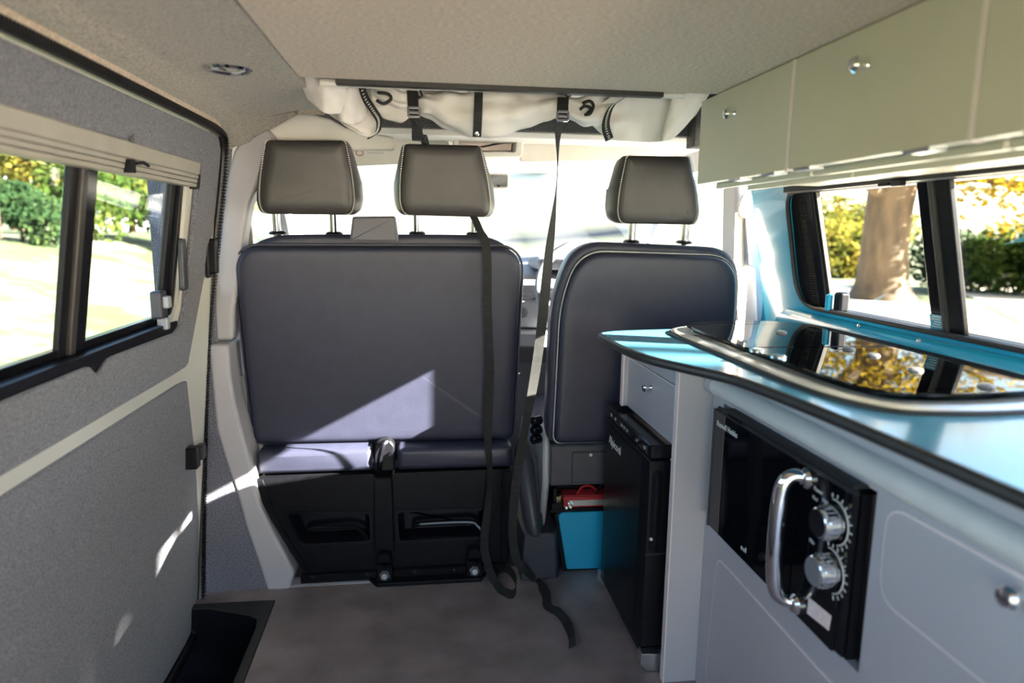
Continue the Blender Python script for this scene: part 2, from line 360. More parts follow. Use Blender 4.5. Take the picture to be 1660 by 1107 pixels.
# right side
bx = at(1428, 486, 'z', GZ)
sc = (bx - CAM).length
t = thing('oak_tree', 'big oak with thick brown trunk and golden leaves, right window', 'tree', bx)
L = lambda px, py: at(px, py, 'y', bx.y)
rr = (L(1468, 400) - L(1400, 400)).length / 2
mb = MB()
cen = [(1428, 492, 1.55), (1428, 478, 1.35), (1430, 455, 1.1), (1434, 400, .95), (1441, 340, .95), (1449, 290, 1.0), (1455, 240, .95), (1460, 150, .8), (1465, 60, .6)]
path = smooth([L(a, b) for a, b, c in cen], 4); rad = []
for i in range(len(cen) - 1):
    for k in range(4): rad.append(rr * (cen[i][2] + (cen[i + 1][2] - cen[i][2]) * k / 4))
rad.append(rr * .6); mb.tube(path, rad, 18); obj('trunk', mb, M['bark'], t, sub=1)
rnd = random.Random(3)
for a, b, p2 in (((1447, 300), (1560, 290), (1640, 330)), ((1450, 270), (1560, 200), (1700, 180)), ((1441, 320), (1380, 300), (1330, 310)), ((1452, 200), (1340, 120), (1250, 100))):
    mb = MB(); mb.tube(smooth([L(*a), L(*b) + Vector((0, -.5, 0)), L(*p2) + Vector((0, -1.2, 0))], 4), [rr * .34 * (1 - .09 * k) for k in range(9)], 8); obj('branch', mb, M['bark'], t)
bl = []
for px, py, r, dy in ((1500, 290, .8, -.8), (1560, 300, 1.0, -1), (1620, 285, 1.0, -1.2), (1680, 310, 1.1, -1), (1600, 350, .7, -1.4), (1480, 345, .45, -.9), (1490, 360, .35, -1), (1660, 370, .8, -1.3), (1560, 240, 1.2, -.6),
                      (1680, 220, 1.5, 0), (1460, 180, 1.6, .3), (1350, 200, 1.1, .4), (1385, 330, .35, .5), (1600, 120, 1.8, .4), (1780, 260, 1.6, -.5), (1560, 365, .5, -1.2), (1740, 350, .9, -1)):
    q = L(px, py); bl.append(((q.x, q.y + dy, q.z), (r, r, r * .62)))
obj('foliage', cloud(bl, 15000, .085, rnd), LEAF['gold'], t, kind='stuff')
for k, (px, Y, s) in enumerate(((1548, 17.8, .95), (1640, 16.6, 1.0), (1745, 15.6, 1.05), (1860, 14.6, 1.1))):
    tree('hedge_bush', ['hedge bush just right of the right window divider', 'hedge bush under the golden leaves, right window', 'hedge bush at the right frame edge, right window', 'hedge bush beyond the right frame edge'][k], 'bush', gp(px, Y),
         [((0, 0, .9 * s), (1.3 * s, 1.0, 1.0 * s)), ((.9, .2, .8 * s), (1.0, .9, .8 * s))], 'dark' if k != 1 else 'green', 4200, .10, 0, 20 + k)
tree('pale_bush', 'pale yellow green bush left of the oak trunk', 'bush', gp(1352, 23), [((0, 0, 1.0), (1.6, 1.2, 1.1)), ((1.3, 0, .8), (1.2, 1, .9))], 'mix', 4200, .13, 0, 31)
tree('back_tree', 'hazy tree behind the oak trunk, right window', 'tree', gp(1330, 34), [((0, 0, 2.0), (2.2, 1.8, 1.7)), ((3.2, 0, 1.9), (2.2, 1.8, 1.6))], 'mix', 4200, .18, .16, 32)
tree('added_shade_tree', 'golden tree added out of view beside the van to shade its rear side pane', 'tree', (7.3, -4.3, GZ), [((0, .3, 5.0), (2.2, 2.2, 1.5)), ((.4, .6, 4.2), (1.7, 1.8, 1.0)), ((-.6, -2, 4.0), (1.8, 1.8, 1.4))], 'gold', 9000, .14, .2, 33)  # added out of view, crown placed to keep sun off the rear pane

# ---- floor, step
g = MB(); g.prism([(-.421, 1.87), (-.405, -.9), (1.03, -.9), (1.03, 2.0), (-.64, 2.0), (-.64, 1.872)], 'z', -.03, 0); fl = struct('floor', g, M['vinyl_floor'], org=(0, 0, 0))
g = MB()
for k in range(26): g.box(-.46 + k * .0125, -.4515 + k * .0125, 1.945, 1.985, .0, .004)
g.box(-.465, -.13, 1.94, 1.99, -.001, .002); obj('ribbed_strip', g, M['trim'], fl, label='ribbed grey threshold strip')
g = MB(); g.box(-.66, 1.06, 1.99, 3.4, -.06, -.012); struct('floor_front', g, M['carpet_dark'])
g = MB(); g.rings([[(x, y, z) for x, y in [(-.66, 1.872), (-.4215, 1.872), (-.4055, -.6), (-.437, -.6), (-.446, 1.74), (-.452, 1.775), (-.475, 1.795), (-.592, 1.842), (-.66, 1.846)]] for z in (-.02, .0025)])
sw = struct('step_well', g, M['step'], bevel=.004, org=(-.53, 1.0, -.2))
g = MB(); inn = [(-.437, -.6), (-.446, 1.74), (-.452, 1.775), (-.475, 1.795), (-.592, 1.842), (-.76, 1.85)]
g.rings([[(x, y, 0) for x, y in inn], [(x - .004, y - .006, -.2) for x, y in inn]], False, False, closed=False)
g.add([(-.44, -.6, -.2), (-.45, 1.79, -.2), (-.592, 1.836, -.2), (-.78, 1.845, -.2), (-.78, -.6, -.2)], [(0, 1, 2, 3, 4)])
g.box(-.78, -.76, -.6, 1.85, -.2, -.03); obj('tray', g, M['black'], sw)
g = MB()
for k in range(9): g.box(-.64 + k * .02, -.63 + k * .02, .6, 1.70, -.2, -.196)
obj('tread_ribs', g, M['rubber'], sw)

# ---- sliding door (left): steel, carpet panels, seal
steel = MB()
steel.panel([(-.6, -.08), (1.925, -.08), (1.925, 1.25), (1.90, 1.283), (-.6, 1.283), (-.6, 1.165), (1.725, 1.165), (1.735, .86), (1.70, .812), (-.6, .812)], lambda z: pl(z, -.014), -.012)
door = struct('door_1', steel, M['cream'], org=(-.62, .8, -.08))
up = [(-.6, .692), (1.70, .692), (1.79, .694), (1.83, .703), (1.870, .722), (1.900, .745), (1.914, .78), (1.920, .9), (1.921, 1.2), (1.913, 1.248), (1.885, 1.27), (1.85, 1.277), (-.6, 1.277), (-.6, 1.196), (1.30, 1.196), (1.345, 1.198), (1.362, 1.206), (1.372, 1.214), (1.377, 1.205), (1.385, 1.19), (1.40, 1.184), (1.752, 1.172), (1.762, 1.158), (1.763, 1.1),
      (1.757, .95), (1.752, .85), (1.735, .812), (1.70, .798), (1.378, .803), (1.350, .802), (1.337, .796), (1.318, .785), (1.303, .783), (1.288, .790), (1.275, .800), (1.26, .803), (1.0, .803), (-.6, .803)]
g = MB(); g.panel(up, pl, -.013); obj('carpet_panel', g, M['carpet'], door, bevel=.006, label='upper grey carpet panel with a notched window cut-out')
g = MB(); g.panel(rpoly([(-.6, -.075), (1.919, -.075), (1.919, .662), (-.6, .662)], [0, .12, .03, 0], 6), pl, -.013); obj('carpet_panel', g, M['carpet'], door, bevel=.006, label='lower grey carpet panel')
sp = [(pl(-.083, .006), -.4, -.083), (pl(-.083, .006), 1.72, -.083), (pl(-.07, .006), 1.84, -.068), (pl(-.02, .006), 1.905, -.01), (pl(.1, .006), 1.927, .1)] + [(pl(z, .006), 1.93, z) for z in (.25, .45, .66, .83, 1.0, 1.15)] + [(pl(1.23, .004), 1.925, 1.232), (pl(1.27, .004), 1.90, 1.272), (pl(1.286, .002), 1.84, 1.288), (pl(1.29, .002), 1.5, 1.29), (pl(1.29, .002), -.5, 1.29)]
sp = smooth(sp, 5)
g = MB(); g.tube(sp, .0095, 8); seal = obj('door_seal', g, M['rubber'], door)
g = MB(); rs = []; acc = 0
for i in range(1, len(sp)):
    a, b = sp[i - 1], sp[i]; d = (b - a).length; tn = (b - a).normalized(); k = 0
    if a.y < 1.0: continue
    sd = tn.cross(Vector((1, 0, 0))).normalized()
    while acc < d:
        p = a + tn * acc; g.obox(p + Vector((.0078, 0, 0)), Vector((.004, 0, 0)), sd * .0085, tn * .0022); acc += .0085
    acc -= d
obj('ribs', g, M['black'], seal)
# door pulls
g = MB(); g.prism(rpoly([(1.877, .925), (1.905, .925), (1.908, 1.015), (1.884, 1.018)], .008), 'x', pl(.97, .0), pl(.97, .024), .003); dp = obj('pull_handle', g, M['black'], door, label='black pull handle at the door edge')
g = MB(); g.prism(rpoly([(1.868, .915), (1.912, .918), (1.914, 1.02), (1.874, 1.024)], .006), 'x', pl(.97, -.001), pl(.97, .008), .002); obj('backing_plate', g, M['black'], dp)
c = at(313, 740, 'x', -.60)
g = MB(); g.box(-.618, -.585, c.y - .02, c.y + .012, c.z - .03, c.z + .028); dl = obj('door_latch', g, M['black'], door, bevel=.004, label='black latch block low on the door edge')
g = MB(); g.box(-.600, -.580, c.y + .012, c.y + .05, c.z - .016, c.z + .022); obj('latch_arm', g, M['rubber'], dl, bevel=.004)
g = MB(); g.prism(rpoly([(1.715, .895), (1.75, .895), (1.752, 1.02), (1.722, 1.02)], .01), 'x', pl(.95, -.014), pl(.95, -.002), .003); obj('edge_pad', g, M['grey_plastic'], door)
# left window
def wbar(mb, y0, y1, z0, z1, pf, o0, o1, n=1):
    mb.rings([[(pf(z, o0), y0, z), (pf(z, o0), y1, z), (pf(z, o1), y1, z), (pf(z, o1), y0, z)] for z in [z0 + (z1 - z0) * k / n for k in range(n + 1)]])
g = MB(); wbar(g, -.55, 1.27, .83, 1.165, pl, -.046, -.049); w1 = struct('window_1', g, M['glass'], org=(-.6, .9, .81))
g = MB(); wbar(g, 1.29, 1.695, .825, 1.165, pl, -.040, -.043); obj('sliding_pane', g, M['glass'], w1)
g = MB(); wbar(g, -.55, 1.735, .772, .822, pl, -.062, -.009); obj('bottom_rail', g, M['black'], w1, bevel=.003)
g = MB(); wbar(g, -.55, 1.71, .822, .838, pl, -.056, -.038); obj('track', g, M['gloss'], w1, bevel=.002)
g = MB(); wbar(g, -.55, 1.735, 1.15, 1.172, pl, -.062, -.03); obj('top_rail', g, M['black'], w1)
g = MB(); wbar(g, 1.235, 1.262, .822, 1.165, pl, -.049, -.037); obj('divider', g, M['black'], w1, bevel=.003)
g = MB(); wbar(g, 1.262, 1.282, .822, 1.165, pl, -.045, -.030); obj('divider_track', g, M['channel'], w1, bevel=.003, label='brownish channel of the divider')
g = MB(); wbar(g, 1.284, 1.322, .825, 1.165, pl, -.045, -.034); obj('pane_edge', g, M['gloss'], w1)
g = MB(); wbar(g, 1.685, 1.712, .822, 1.165, pl, -.046, -.032); wbar(g, 1.718, 1.738, .80, 1.165, pl, -.06, -.022); obj('front_bar', g, M['black'], w1, bevel=.004)
g = MB(); g.box(pl(.86, -.038), pl(.86, -.012), 1.63, 1.672, .838, .902); la = obj('window_latch', g, M['grey_plastic'], w1, bevel=.006, label='grey pinch latch at the sliding pane')
g = MB(); g.box(pl(.86, -.014), pl(.86, 0), 1.638, 1.664, .862, .89); g.box(pl(.86, -.03), pl(.86, -.006), 1.642, 1.662, .812, .84); obj('latch_button', g, M['dash2'], la, bevel=.004)
# left blind cassette
t = thing('window_blind', 'rolled up cream blind along the top of the left window', 'blind', (-.53, 1.0, 1.14))
g = MB(); wbar(g, -.5, 1.752, 1.168, 1.198, pl, -.02, .004); obj('cassette', g, M['blind'], t, bevel=.004)
for k in range(3):
    g = MB(); z = 1.140 + k * .0095; wbar(g, -.5, 1.742, z, z + .0085, pl, -.02, .003 + .001 * k); obj('slat', g, M['blind'], t, bevel=.0015)
g = MB(); wbar(g, 1.742, 1.756, 1.136, 1.17, pl, -.02, .006); obj('end_cap', g, M['black'], t, bevel=.002)
g = MB(); g.box(-.535, -.513, 1.335, 1.352, 1.142, 1.166); g.tube([(-.515, 1.352, 1.16), (-.511, 1.38, 1.164), (-.511, 1.405, 1.160)], .0035, 6); obj('catch', g, M['black'], t, bevel=.002)
g = MB(); g.tube([(pl(1.15, -.025), 1.736, 1.15), (pl(.9, -.025), 1.73, .99)], .0008, 5); g.box(pl(.99, -.028), pl(.99, -.022), 1.727, 1.733, .985, .998); obj('cord', g, M['black'], t)

# ---- ceiling
g = MB(); nn = 40
g.prism([(-.235, -.9), (1.0, -.9), (1.0, 1.425), (-.235, 1.425)], 'z', 1.335, 1.362); struct('ceiling', g, M['carpet_tan'], bevel=.004, org=(.3, .5, 1.335))
g = MB(); P_ = [(-.235, 1.44), (-.235, 1.337), (-.30, 1.335), (-.435, 1.332), (-.447, 1.327), (-.455, 1.318), (-.475, 1.309), (-.498, 1.302), (-.510, 1.294), (-.525, 1.2905), (-.60, 1.30), (-.60, 1.44)]
def crow(y):
    s = max(0, (y - 1.74) / .22); dz = -.04 * s * s
    def ym(x): return 1.80 + max(0, min(1, (-.33 - x) / .11)) * .17
    return [(x, min(y, ym(x)), z + (dz if z < 1.4 and x < -.33 else dz * .3 if z < 1.4 else 0)) for x, z in P_]
g.rings([crow(y) for y in (-.9, .5, 1.0, 1.4, 1.7, 1.76, 1.82, 1.88, 1.93, 1.97)]); struct('ceiling_left', g, M['carpet_warm_lit'], org=(-.4, .5, 1.29), ang=50)
g = MB(); g.tube(smooth([(-.5, -.5, 1.303), (-.5, 1.5, 1.303), (-.5, 1.84, 1.30), (-.512, 1.92, 1.28), (-.532, 1.945, 1.23), (-.55, 1.948, 1.1)], 5), .010, 8); struct('trim_1', g, M['carpet_tan'])
g = MB(); g.box(-.6, 1.0, -.9, 2.2, 1.47, 1.5); g.box(.86, .9, 1.40, 2.06, 1.33, 1.49); g.box(-.6, -.56, 1.40, 2.06, 1.30, 1.49); g.box(-.6, 1.0, -.93, -.9, 1.33, 1.49); struct('ceiling_roof', g, M['carpet_dark'])
g = MB(); g.box(-.20, .80, 2.04, 2.065, 1.334, 1.47); g.box(-.6, -.2, 2.0, 2.065, 1.30, 1.47); g.box(.8, 1.05, 2.0, 2.065, 1.30, 1.47); struct('trim_2', g, M['carpet_dark'], bevel=.004)
g = MB(); g.prism([(1.425, 1.345), (1.47, 1.352), (1.47, 1.372), (1.425, 1.372)], 'x', -.17, .52); g.prism([(1.47, 1.362), (2.04, 1.39), (2.04, 1.40), (1.47, 1.38)], 'x', -.22, .64); g.box(-.165, .50, 1.4255, 1.448, 1.326, 1.362); struct('trim_3', g, M['rubber'], bevel=.002)
g = MB(); g.tube([(-.2, 1.475, 1.337), (.56, 1.475, 1.341)], .008, 8); struct('trim_11', g, M['headliner'])
g = MB(); g.prism([(2.06, 1.332), (2.09, 1.322), (2.13, 1.330), (2.2, 1.350), (2.62, 1.362), (2.78, 1.305), (2.84, 1.31), (2.7, 1.43), (2.06, 1.43)], 'x', -.62, 1.08); struct('ceiling_front', g, M['headliner'])

# ---- right wall
g = MB()
g.panel([(.25, .70)] + [(1.90, .70), (1.86, 1.345), (.25, 1.345)] + [(.25, 1.158)] + [tuple(p) for p in rpoly([(.3, 1.158), (1.68, 1.158), (1.705, .862), (.3, .862)], [0, .05, .085, 0], 7)] + [(.25, .862)], pr, .012)
g.panel([(-.9, .0), (.25, .0), (.25, 1.345), (-.9, 1.345)], pr, .012)
g.box(1.03, 1.045, .25, 1.9, -.05, .71)
wr = struct('wall_right', g, M['teal'], org=(1.0, .7, .7))
g = MB(); g.rings([[(x, y, z) for x, z in ((1.0, .848), (.992, .842), (.975, .832), (.966, .818), (.962, .80), (1.03, .80), (1.02, .84))] for y in (-.9, 1.60, 1.70, 1.76)]); obj('ledge', g, M['teal'], wr, ang=60)
g = MB()
for px, py in ((1487, 553), (1390, 528)):
    q = at(px, py, 'x', .986); g.lathe([(.0, .004), (.004, .003), (.005, 0)], (.990, q.y, q.z), (-1, 0, .6), 10)
obj('screw', g, M['alu'], wr)
g = MB(); g.tube([(pr(z, -.004), y, z) for y, z in rpoly([(-.2, 1.155), (1.68, 1.155), (1.703, .862), (-.2, .862)], [0, .05, .085, 0], 8)], .006, 8, cap=True); obj('seal', g, M['rubber'], wr)
g = MB(); wbar(g, .25, 1.16, .855, 1.165, pr, .026, .029); w2 = struct('window_2', g, M['glass'], org=(1.0, .9, .85))
g = MB(); wbar(g, 1.17, 1.61, .855, 1.165, pr, .030, .033); obj('sliding_pane', g, M['glass'], w2)
g = MB(); wbar(g, .25, 1.70, .842, .866, pr, .014, .055); wbar(g, .25, 1.70, 1.150, 1.172, pr, .014, .055); obj('rail', g, M['black'], w2, bevel=.002)
g = MB(); wbar(g, 1.205, 1.240, .86, 1.16, pr, .018, .036); obj('pane_edge', g, M['gloss'], w2, bevel=.002)
g = MB(); wbar(g, 1.190, 1.203, .86, 1.16, pr, .010, .03); obj('divider_track', g, M['channel'], w2, bevel=.003, label='brownish channel of the divider')
g = MB(); wbar(g, 1.150, 1.188, .86, 1.16, pr, .012, .026); obj('divider', g, M['black'], w2, bevel=.004)
g = MB(); wbar(g, 1.60, 1.635, .86, 1.16, pr, .016, .034); wbar(g, 1.645, 1.72, .82, 1.17, pr, .035, .05); obj('front_bar', g, M['black'], w2, bevel=.004)
g = MB()
for k in range(46):
    z = .866 + k * .0063; wbar(g, 1.638, 1.668, z, z + .0042, pr, .014, .04)
obj('ribbed_seal', g, M['rubber'], w2)
g = MB(); wbar(g, 1.662, 1.712, .845, 1.165, pr, .006, .034); obj('liner', g, M['black'], w2)
g = MB(); wbar(g, 1.592, 1.599, .86, 1.16, pr, .024, .034); obj('pane_trim', g, M['channel'], w2)
g = MB(); g.box(pr(.88, .002), pr(.88, .03), 1.522, 1.552, .862, .912); la = obj('window_latch', g, M['black'], w2, bevel=.008, label='black and turquoise pinch latch at the sliding pane')
g = MB(); g.box(pr(.88, -.008), pr(.88, .006), 1.552, 1.572, .862, .905); obj('latch_button', g, M['teal'], la, bevel=.006)
q = at(1513, 522, 'x', 1.0)
g = MB(); wbar(g, 1.203, 1.238, .866, .896, pr, .014, .0175); obj('sticker', g, M['teal_top'], w2, label='small turquoise sticker at the foot of the divider')
g = MB()
for k in range(5): wbar(g, 1.207 + .002 * (k % 2), 1.233 - .004 * (k % 3), .871 + k * .005, .8725 + k * .005, pr, .0132, .0142)
obj('sticker_print', g, M['print'], w2)
t = thing('blind_rail', 'dark blind rail under the overhead lockers, above the right window', 'blind', (.92, .8, 1.15))
g = MB(); g.box(.905, .932, .2, 1.66, 1.150, 1.166); obj('cassette', g, M['rubber'], t, bevel=.003)
g = MB(); g.box(.897, .910, 1.215, 1.245, 1.142, 1.156); g.box(.898, .906, 1.25, 1.285, 1.144, 1.151); obj('catch', g, M['black'], t, bevel=.003)

# ---- cab shell: pillars, doors, windscreen
def posts(name, polys, y0, y1, mt, kind=True, parent=None, b=.006):
    g = MB()
    for p_ in polys: g.prism(p_, 'y', y0, y1)
    return struct(name, g, mt, parent, bevel=b)
g = MB(); g.prism(xz([(343, 553), (343, 470), (356, 380), (364, 300), (378, 245), (392, 222), (420, 209), (434, 207), (452, 226), (440, 258), (420, 290), (404, 330), (395, 380), (388, 450), (380, 500), (377, 553)], 1.985), 'y', 1.985, 2.06)
struct('trim_4', g, M['trim'], bevel=.012, seg=3)
g = MB(); g.prism(xz([(424, 224), (436, 206), (452, 197), (468, 185), (484, 179), (505, 184), (535, 192), (560, 206), (640, 222), (640, 243), (424, 243)], 1.992), 'y', 1.994, 2.03); struct('trim_10', g, M['headliner'], bevel=.010, seg=3)
lo = [(343, 554), (377, 554), (380, 600), (388, 650), (398, 690), (408, 730), (416, 770), (428, 815), (482, 918), (468, 966), (443, 964), (428, 915), (404, 845), (400, 830), (392, 800), (372, 740), (357, 690), (350, 620)]
g = MB(); g.prism(xz(lo, 1.975), 'y', 1.935, 2.06); struct('trim_5', g, M['trim'], bevel=.010, seg=3)
g = MB(); g.prism(xz([(333, 470), (344, 470), (344, 554), (352, 640), (358, 692), (374, 742), (394, 800), (405, 846), (430, 916), (445, 972), (322, 976), (322, 800), (326, 640)], 1.945), 'y', 1.939, 2.07); struct('wall_left', g, M['carpet'], bevel=.006)
g = MB(); g.box(-.72, -.57, 1.96, 2.06, -.1, 1.30); struct('wall_left_post', g, M['carpet'])
def cabside(name, pf, o, mt):
    g = MB()
    g.panel([(2.06, -.1), (3.3, -.1), (3.3, .92), (2.85, .88), (2.2, .80)] + [(2.14, .82), (2.14, 1.22), (2.20, 1.27), (2.62, 1.27), (2.80, 1.18), (3.26, .93), (3.34, .95), (2.86, 1.26), (2.7, 1.34), (2.06, 1.34)], lambda z: pf(z, o), .03 if pf is pr else -.03)
    return struct(name, g, mt)
cabside('door_2', pl, -.02, M['trim']); cabside('door_3', pr, .10, M['trim'])
g = MB(); g.panel([(2.16, .80), (2.85, .86), (3.2, .95), (2.8, 1.19), (2.62, 1.28), (2.16, 1.28)], lambda z: pl(z, -.035), -.003); struct('window_4', g, M['glass'])
g = MB(); g.panel([(2.16, .80), (2.85, .86), (3.2, .95), (2.8, 1.19), (2.62, 1.28), (2.16, 1.28)], lambda z: pr(z, .115), .003); struct('window_5', g, M['glass'])
g = MB(); g.add([(-.56, 2.76, 1.315), (1.02, 2.76, 1.315), (1.08, 3.36, .93), (-.64, 3.36, .93)], [(0, 1, 2, 3)]); struct('window_3', g, M['glass'], solid=.004)
for nm, x0, x1 in (('trim_6', -.56, -.65), ('trim_7', 1.02, 1.10)):
    g = MB(); g.tube([(x0, 2.72, 1.34), (x0 + (x1 - x0) * .5, 3.05, 1.14), (x1, 3.38, .90)], [.04, .045, .05], 10); struct(nm, g, M['headliner'])
# right B pillar
g = MB(); g.prism(xz([(1194, 300), (1226, 298), (1236, 420), (1249, 540), (1190, 540)], 1.96), 'y', 1.96, 2.06); g.prism(xz([(1196, 424), (1222, 432), (1226, 540), (1192, 540)], 1.95), 'y', 1.93, 1.97)
struct('trim_8', g, M['trim'], bevel=.012, seg=3)
g = MB(); g.prism(xz([(1238, 440), (1241, 440), (1251, 540), (1245, 540)], 1.945), 'y', 1.935, 2.0); struct('trim_9', g, M['black'])
g = MB(); g.box(1.03, 1.085, 1.90, 2.06, -.1, 1.36); struct('wall_right_post', g, M['teal'])
# dashboard
g = MB(); g.prism([(2.62, .66), (2.60, .78), (2.66, .875), (2.80, .905), (3.40, .93), (3.40, .0), (2.85, .0), (2.78, .5)], 'x', -.62, 1.09); da = struct('dashboard', g, M['dash'], bevel=.02, seg=3, org=(.2, 2.9, .0))
g = MB(); g.prism([(2.60, .90), (2.58, .935), (2.64, .952), (2.86, .94), (2.86, .89)], 'x', .44, .82); obj('cluster_hood', g, M['dash'], da, bevel=.012)
g = MB(); g.prism(rpoly([(.34, .68), (.52, .68), (.52, .86), (.34, .86)], .02), 'y', 2.575, 2.64, .005); obj('centre_fascia', g, M['dash2'], da, label='silver centre fascia')
g = MB(); g.prism(rpoly([(.0, .70), (.28, .70), (.28, .80), (.0, .80)], .02), 'y', 2.58, 2.62, .005); obj('glove_lid', g, M['dash2'], da)
g = MB(); g.prism(rpoly([(.22, .62), (.55, .60), (.55, .665), (.22, .675)], .015), 'y', 2.52, 2.66, .008); obj('lower_tray', g, M['dash2'], da)
for x in (.38, .48):
    g = MB(); g.lathe([(.022, 0), (.022, .012), (.018, .016)], (x, 2.575, .74), (0, -1, 0), 16); obj('dial', g, M['dash'], da)
g = MB()
for k in range(5): g.box(.355, .505, 2.568, 2.577, .79 + k * .012, .796 + k * .012)
obj('air_vent', g, M['black'], da)

# ================================================================== SEATS
def sh_bench(z): return (z - .40) * -.10
bench = thing('bench_seat', 'wide charcoal leather double seat with two headrests, seen from behind', 'seat', (-.11, 2.0, 0))
out = RP([(-.500, .412), (.278, .404), (.292, 1.004), (-.520, .998)], [.03, .03, .085, .085], 8)
g = MB(); g.pad(out, [(2.0255, .05), (2.0255, .022), (2.028, .011), (2.034, .005), (2.044, .001), (2.052, 0)], sh_bench); obj('backrest', g, M['leather'], bench, sub=1, label='charcoal leather back panel')
out2 = RP([(-.506, .42), (.284, .42), (.300, 1.038), (-.526, 1.029)], [.03, .03, .17, .17], 8)
g = MB(); g.pad(out2, [(2.046, .012), (2.050, .002), (2.06, 0), (2.12, .002), (2.17, .03), (2.185, .08)], sh_bench); cush = obj('back_cushion', g, M['leather'], bench, sub=1)
g = MB(); g.tube([(p[0], 2.046 + sh_bench(p[1]), p[1]) for p in out.at(-.003)], .0035, 6, closed=True); obj('piping', g, M['leather'], cush)
g = MB(); g.pad(RP([(-.52, .30), (.28, .30), (.28, .42), (-.52, .42)], .04, 5), [(2.12, .02), (2.15, 0), (2.58, 0), (2.64, .03)]); obj('seat_cushion', g, M['leather'], bench, sub=1)
for x0, x1, z0, z1 in ((-.478, -.150, .337, .407), (-.078, .268, .336, .406)):
    g = MB(); g.pad(RP([(x0, z0), (x1, z0), (x1, z1), (x0, z1)], .014, 4), [(1.972, .016), (1.976, .006), (1.985, 0), (2.06, 0)]); obj('lower_bolster', g, M['leather'], bench, ang=50)
g = MB(); g.prism(rpoly([(-.146, .332), (-.086, .332), (-.086, .41), (-.10, .428), (-.132, .428), (-.146, .41)], .012), 'y', 1.985, 2.04, .004)
hub = obj('hinge_cover', g, M['black'], bench)
g = MB(); g.tube([(-.132, 1.98, .335), (-.128, 1.966, .38), (-.118, 1.972, .42), (-.108, 1.985, .425)], .008, 8); g.lathe([(.008, 0), (.008, .014)], (-.095, 1.985, .385), (0, -1, 0), 12); obj('release_lever', g, M['gloss'], hub)
# black moulded base
B = 1.965
base = [(-.478, .330), (-.150, .333), (-.142, .322), (-.094, .322), (-.086, .333), (.272, .334), (.272, .205), (.262, .03), (-.345, .018), (-.395, .10), (-.44, .21), (-.488, .31)]
g = MB()
rec = [rpoly([(-.405, .222), (-.157, .214), (-.157, .120), (-.352, .120), (-.37, .135)], [.02, .02, .015, .02, .01], 4), rpoly([(-.083, .214), (.195, .210), (.195, .118), (-.078, .116)], [.015, .02, .02, .015], 4)]
bm = bmesh.new(); loops = []
def loop(P, y):
    vs = [bm.verts.new((p[0], y, p[1])) for p in P]; return [bm.edges.new((vs[i - 1], vs[i])) for i in range(len(vs))], vs
es = []
e0, v0 = loop(rpoly(base, .006, 3), B); es += e0; rl = []
for r in rec:
    e, v = loop(r, B); es += e; rl.append(v)
fill = bmesh.ops.triangle_fill(bm, use_beauty=True, edges=es)
bm.verts.index_update(); bm.verts.ensure_lookup_table()
g.v = [tuple(v.co) for v in bm.verts]; g.f = [tuple(v.index for v in f.verts) for f in bm.faces]; bm.free()
bo = rpoly(base, .006, 3); g.rings([[(p[0], B, p[1]) for p in bo], [(p[0], B + .05, p[1]) for p in bo]], False, True)
shell = obj('seat_base', g, M['satin'], bench)
for r in rec:
    g = MB(); lo_ = [(p[0], p[1]) for p in r]
    g.rings([[(p[0], B - .003, p[1]) for p in inset(r, -.004)], [(p[0], B - .003, p[1]) for p in inset(r, .004)], [(p[0], B + .006, p[1]) for p in inset(r, .008)], [(p[0], B + .045, p[1]) for p in inset(r, .02)]], False, True)
    obj('handle_recess', g, M['gloss'], shell, ang=50)
    x0 = min(p[0] for p in r) + .05; x1 = max(p[0] for p in r) - .012
    g = MB(); g.tube(smooth([(x0, B + .03, .150), (x0 + .02, B + .022, .160), (x1 - .05, B + .018, .162), (x1 - .02, B + .012, .150), (x1, B + .004, .126)], 4), .0075, 8); obj('grab_bar', g, M['gloss'], shell)
g = MB(); g.prism(rpoly([(-.146, .325), (-.092, .325), (-.088, .09), (-.15, .09)], .008), 'y', B - .014, B + .01, .004); obj('centre_rib', g, M['satin'], shell)
g = MB(); g.prism([(.235, .33), (.262, .33), (.255, .03), (.233, .03)], 'y', B - .006, B + .01, .002); obj('edge_rib', g, M['satin'], shell)
g = MB(); g.prism([(-.478, .328), (-.462, .328), (-.425, .205), (-.335, .022), (-.350, .018), (-.445, .205), (-.488, .31)], 'y', B - .006, B + .01, .002); obj('edge_rib', g, M['satin'], shell)
g = MB(); g.prism(rpoly([(-.365, .004), (.25, .010), (.25, .036), (-.365, .030)], .004), 'y', B - .018, B + .04, .003); obj('lower_rail', g, M['satin'], shell)
for x in (-.33, -.17, -.03, .09):
    g = MB(); g.lathe([(.009, 0), (.009, .003), (.004, .004)], (x, B - .018, .022), (0, -1, 0), 12); obj('bolt', g, M['black'], shell)
g = MB(); g.rings([[(x, y, z) for x, y in ((-.17, 1.955), (-.14, 1.912), (.17, 1.912), (.19, 1.955), (.19, 2.0), (-.17, 2.0))] for z in (-.001, .012)]); obj('floor_plate', g, M['satin'], bench, bevel=.002)
for x in (-.118, .150):
    g = MB(); g.prism(rpoly([(x - .026, .006), (x + .026, .006), (x + .022, .075), (x + .014, .098), (x - .014, .098), (x - .022, .075)], .008), 'y', 1.925, 1.97, .003); ft = obj('floor_clamp', g, M['satin'], bench)
    g = MB(); g.lathe([(.016, 0), (.016, .006), (.009, .010), (.009, .018)], (x, 1.925, .030), (0, -1, .3), 6); obj('bolt', g, M['dull_steel'], ft)
    g = MB(); g.tube([(x - .02, 1.922, .062), (x, 1.908, .066), (x + .02, 1.922, .062)], .006, 8); obj('lever', g, M['black'], ft)
q = xz([(571, 351), (640, 350), (646, 392), (566, 392)], 1.93)
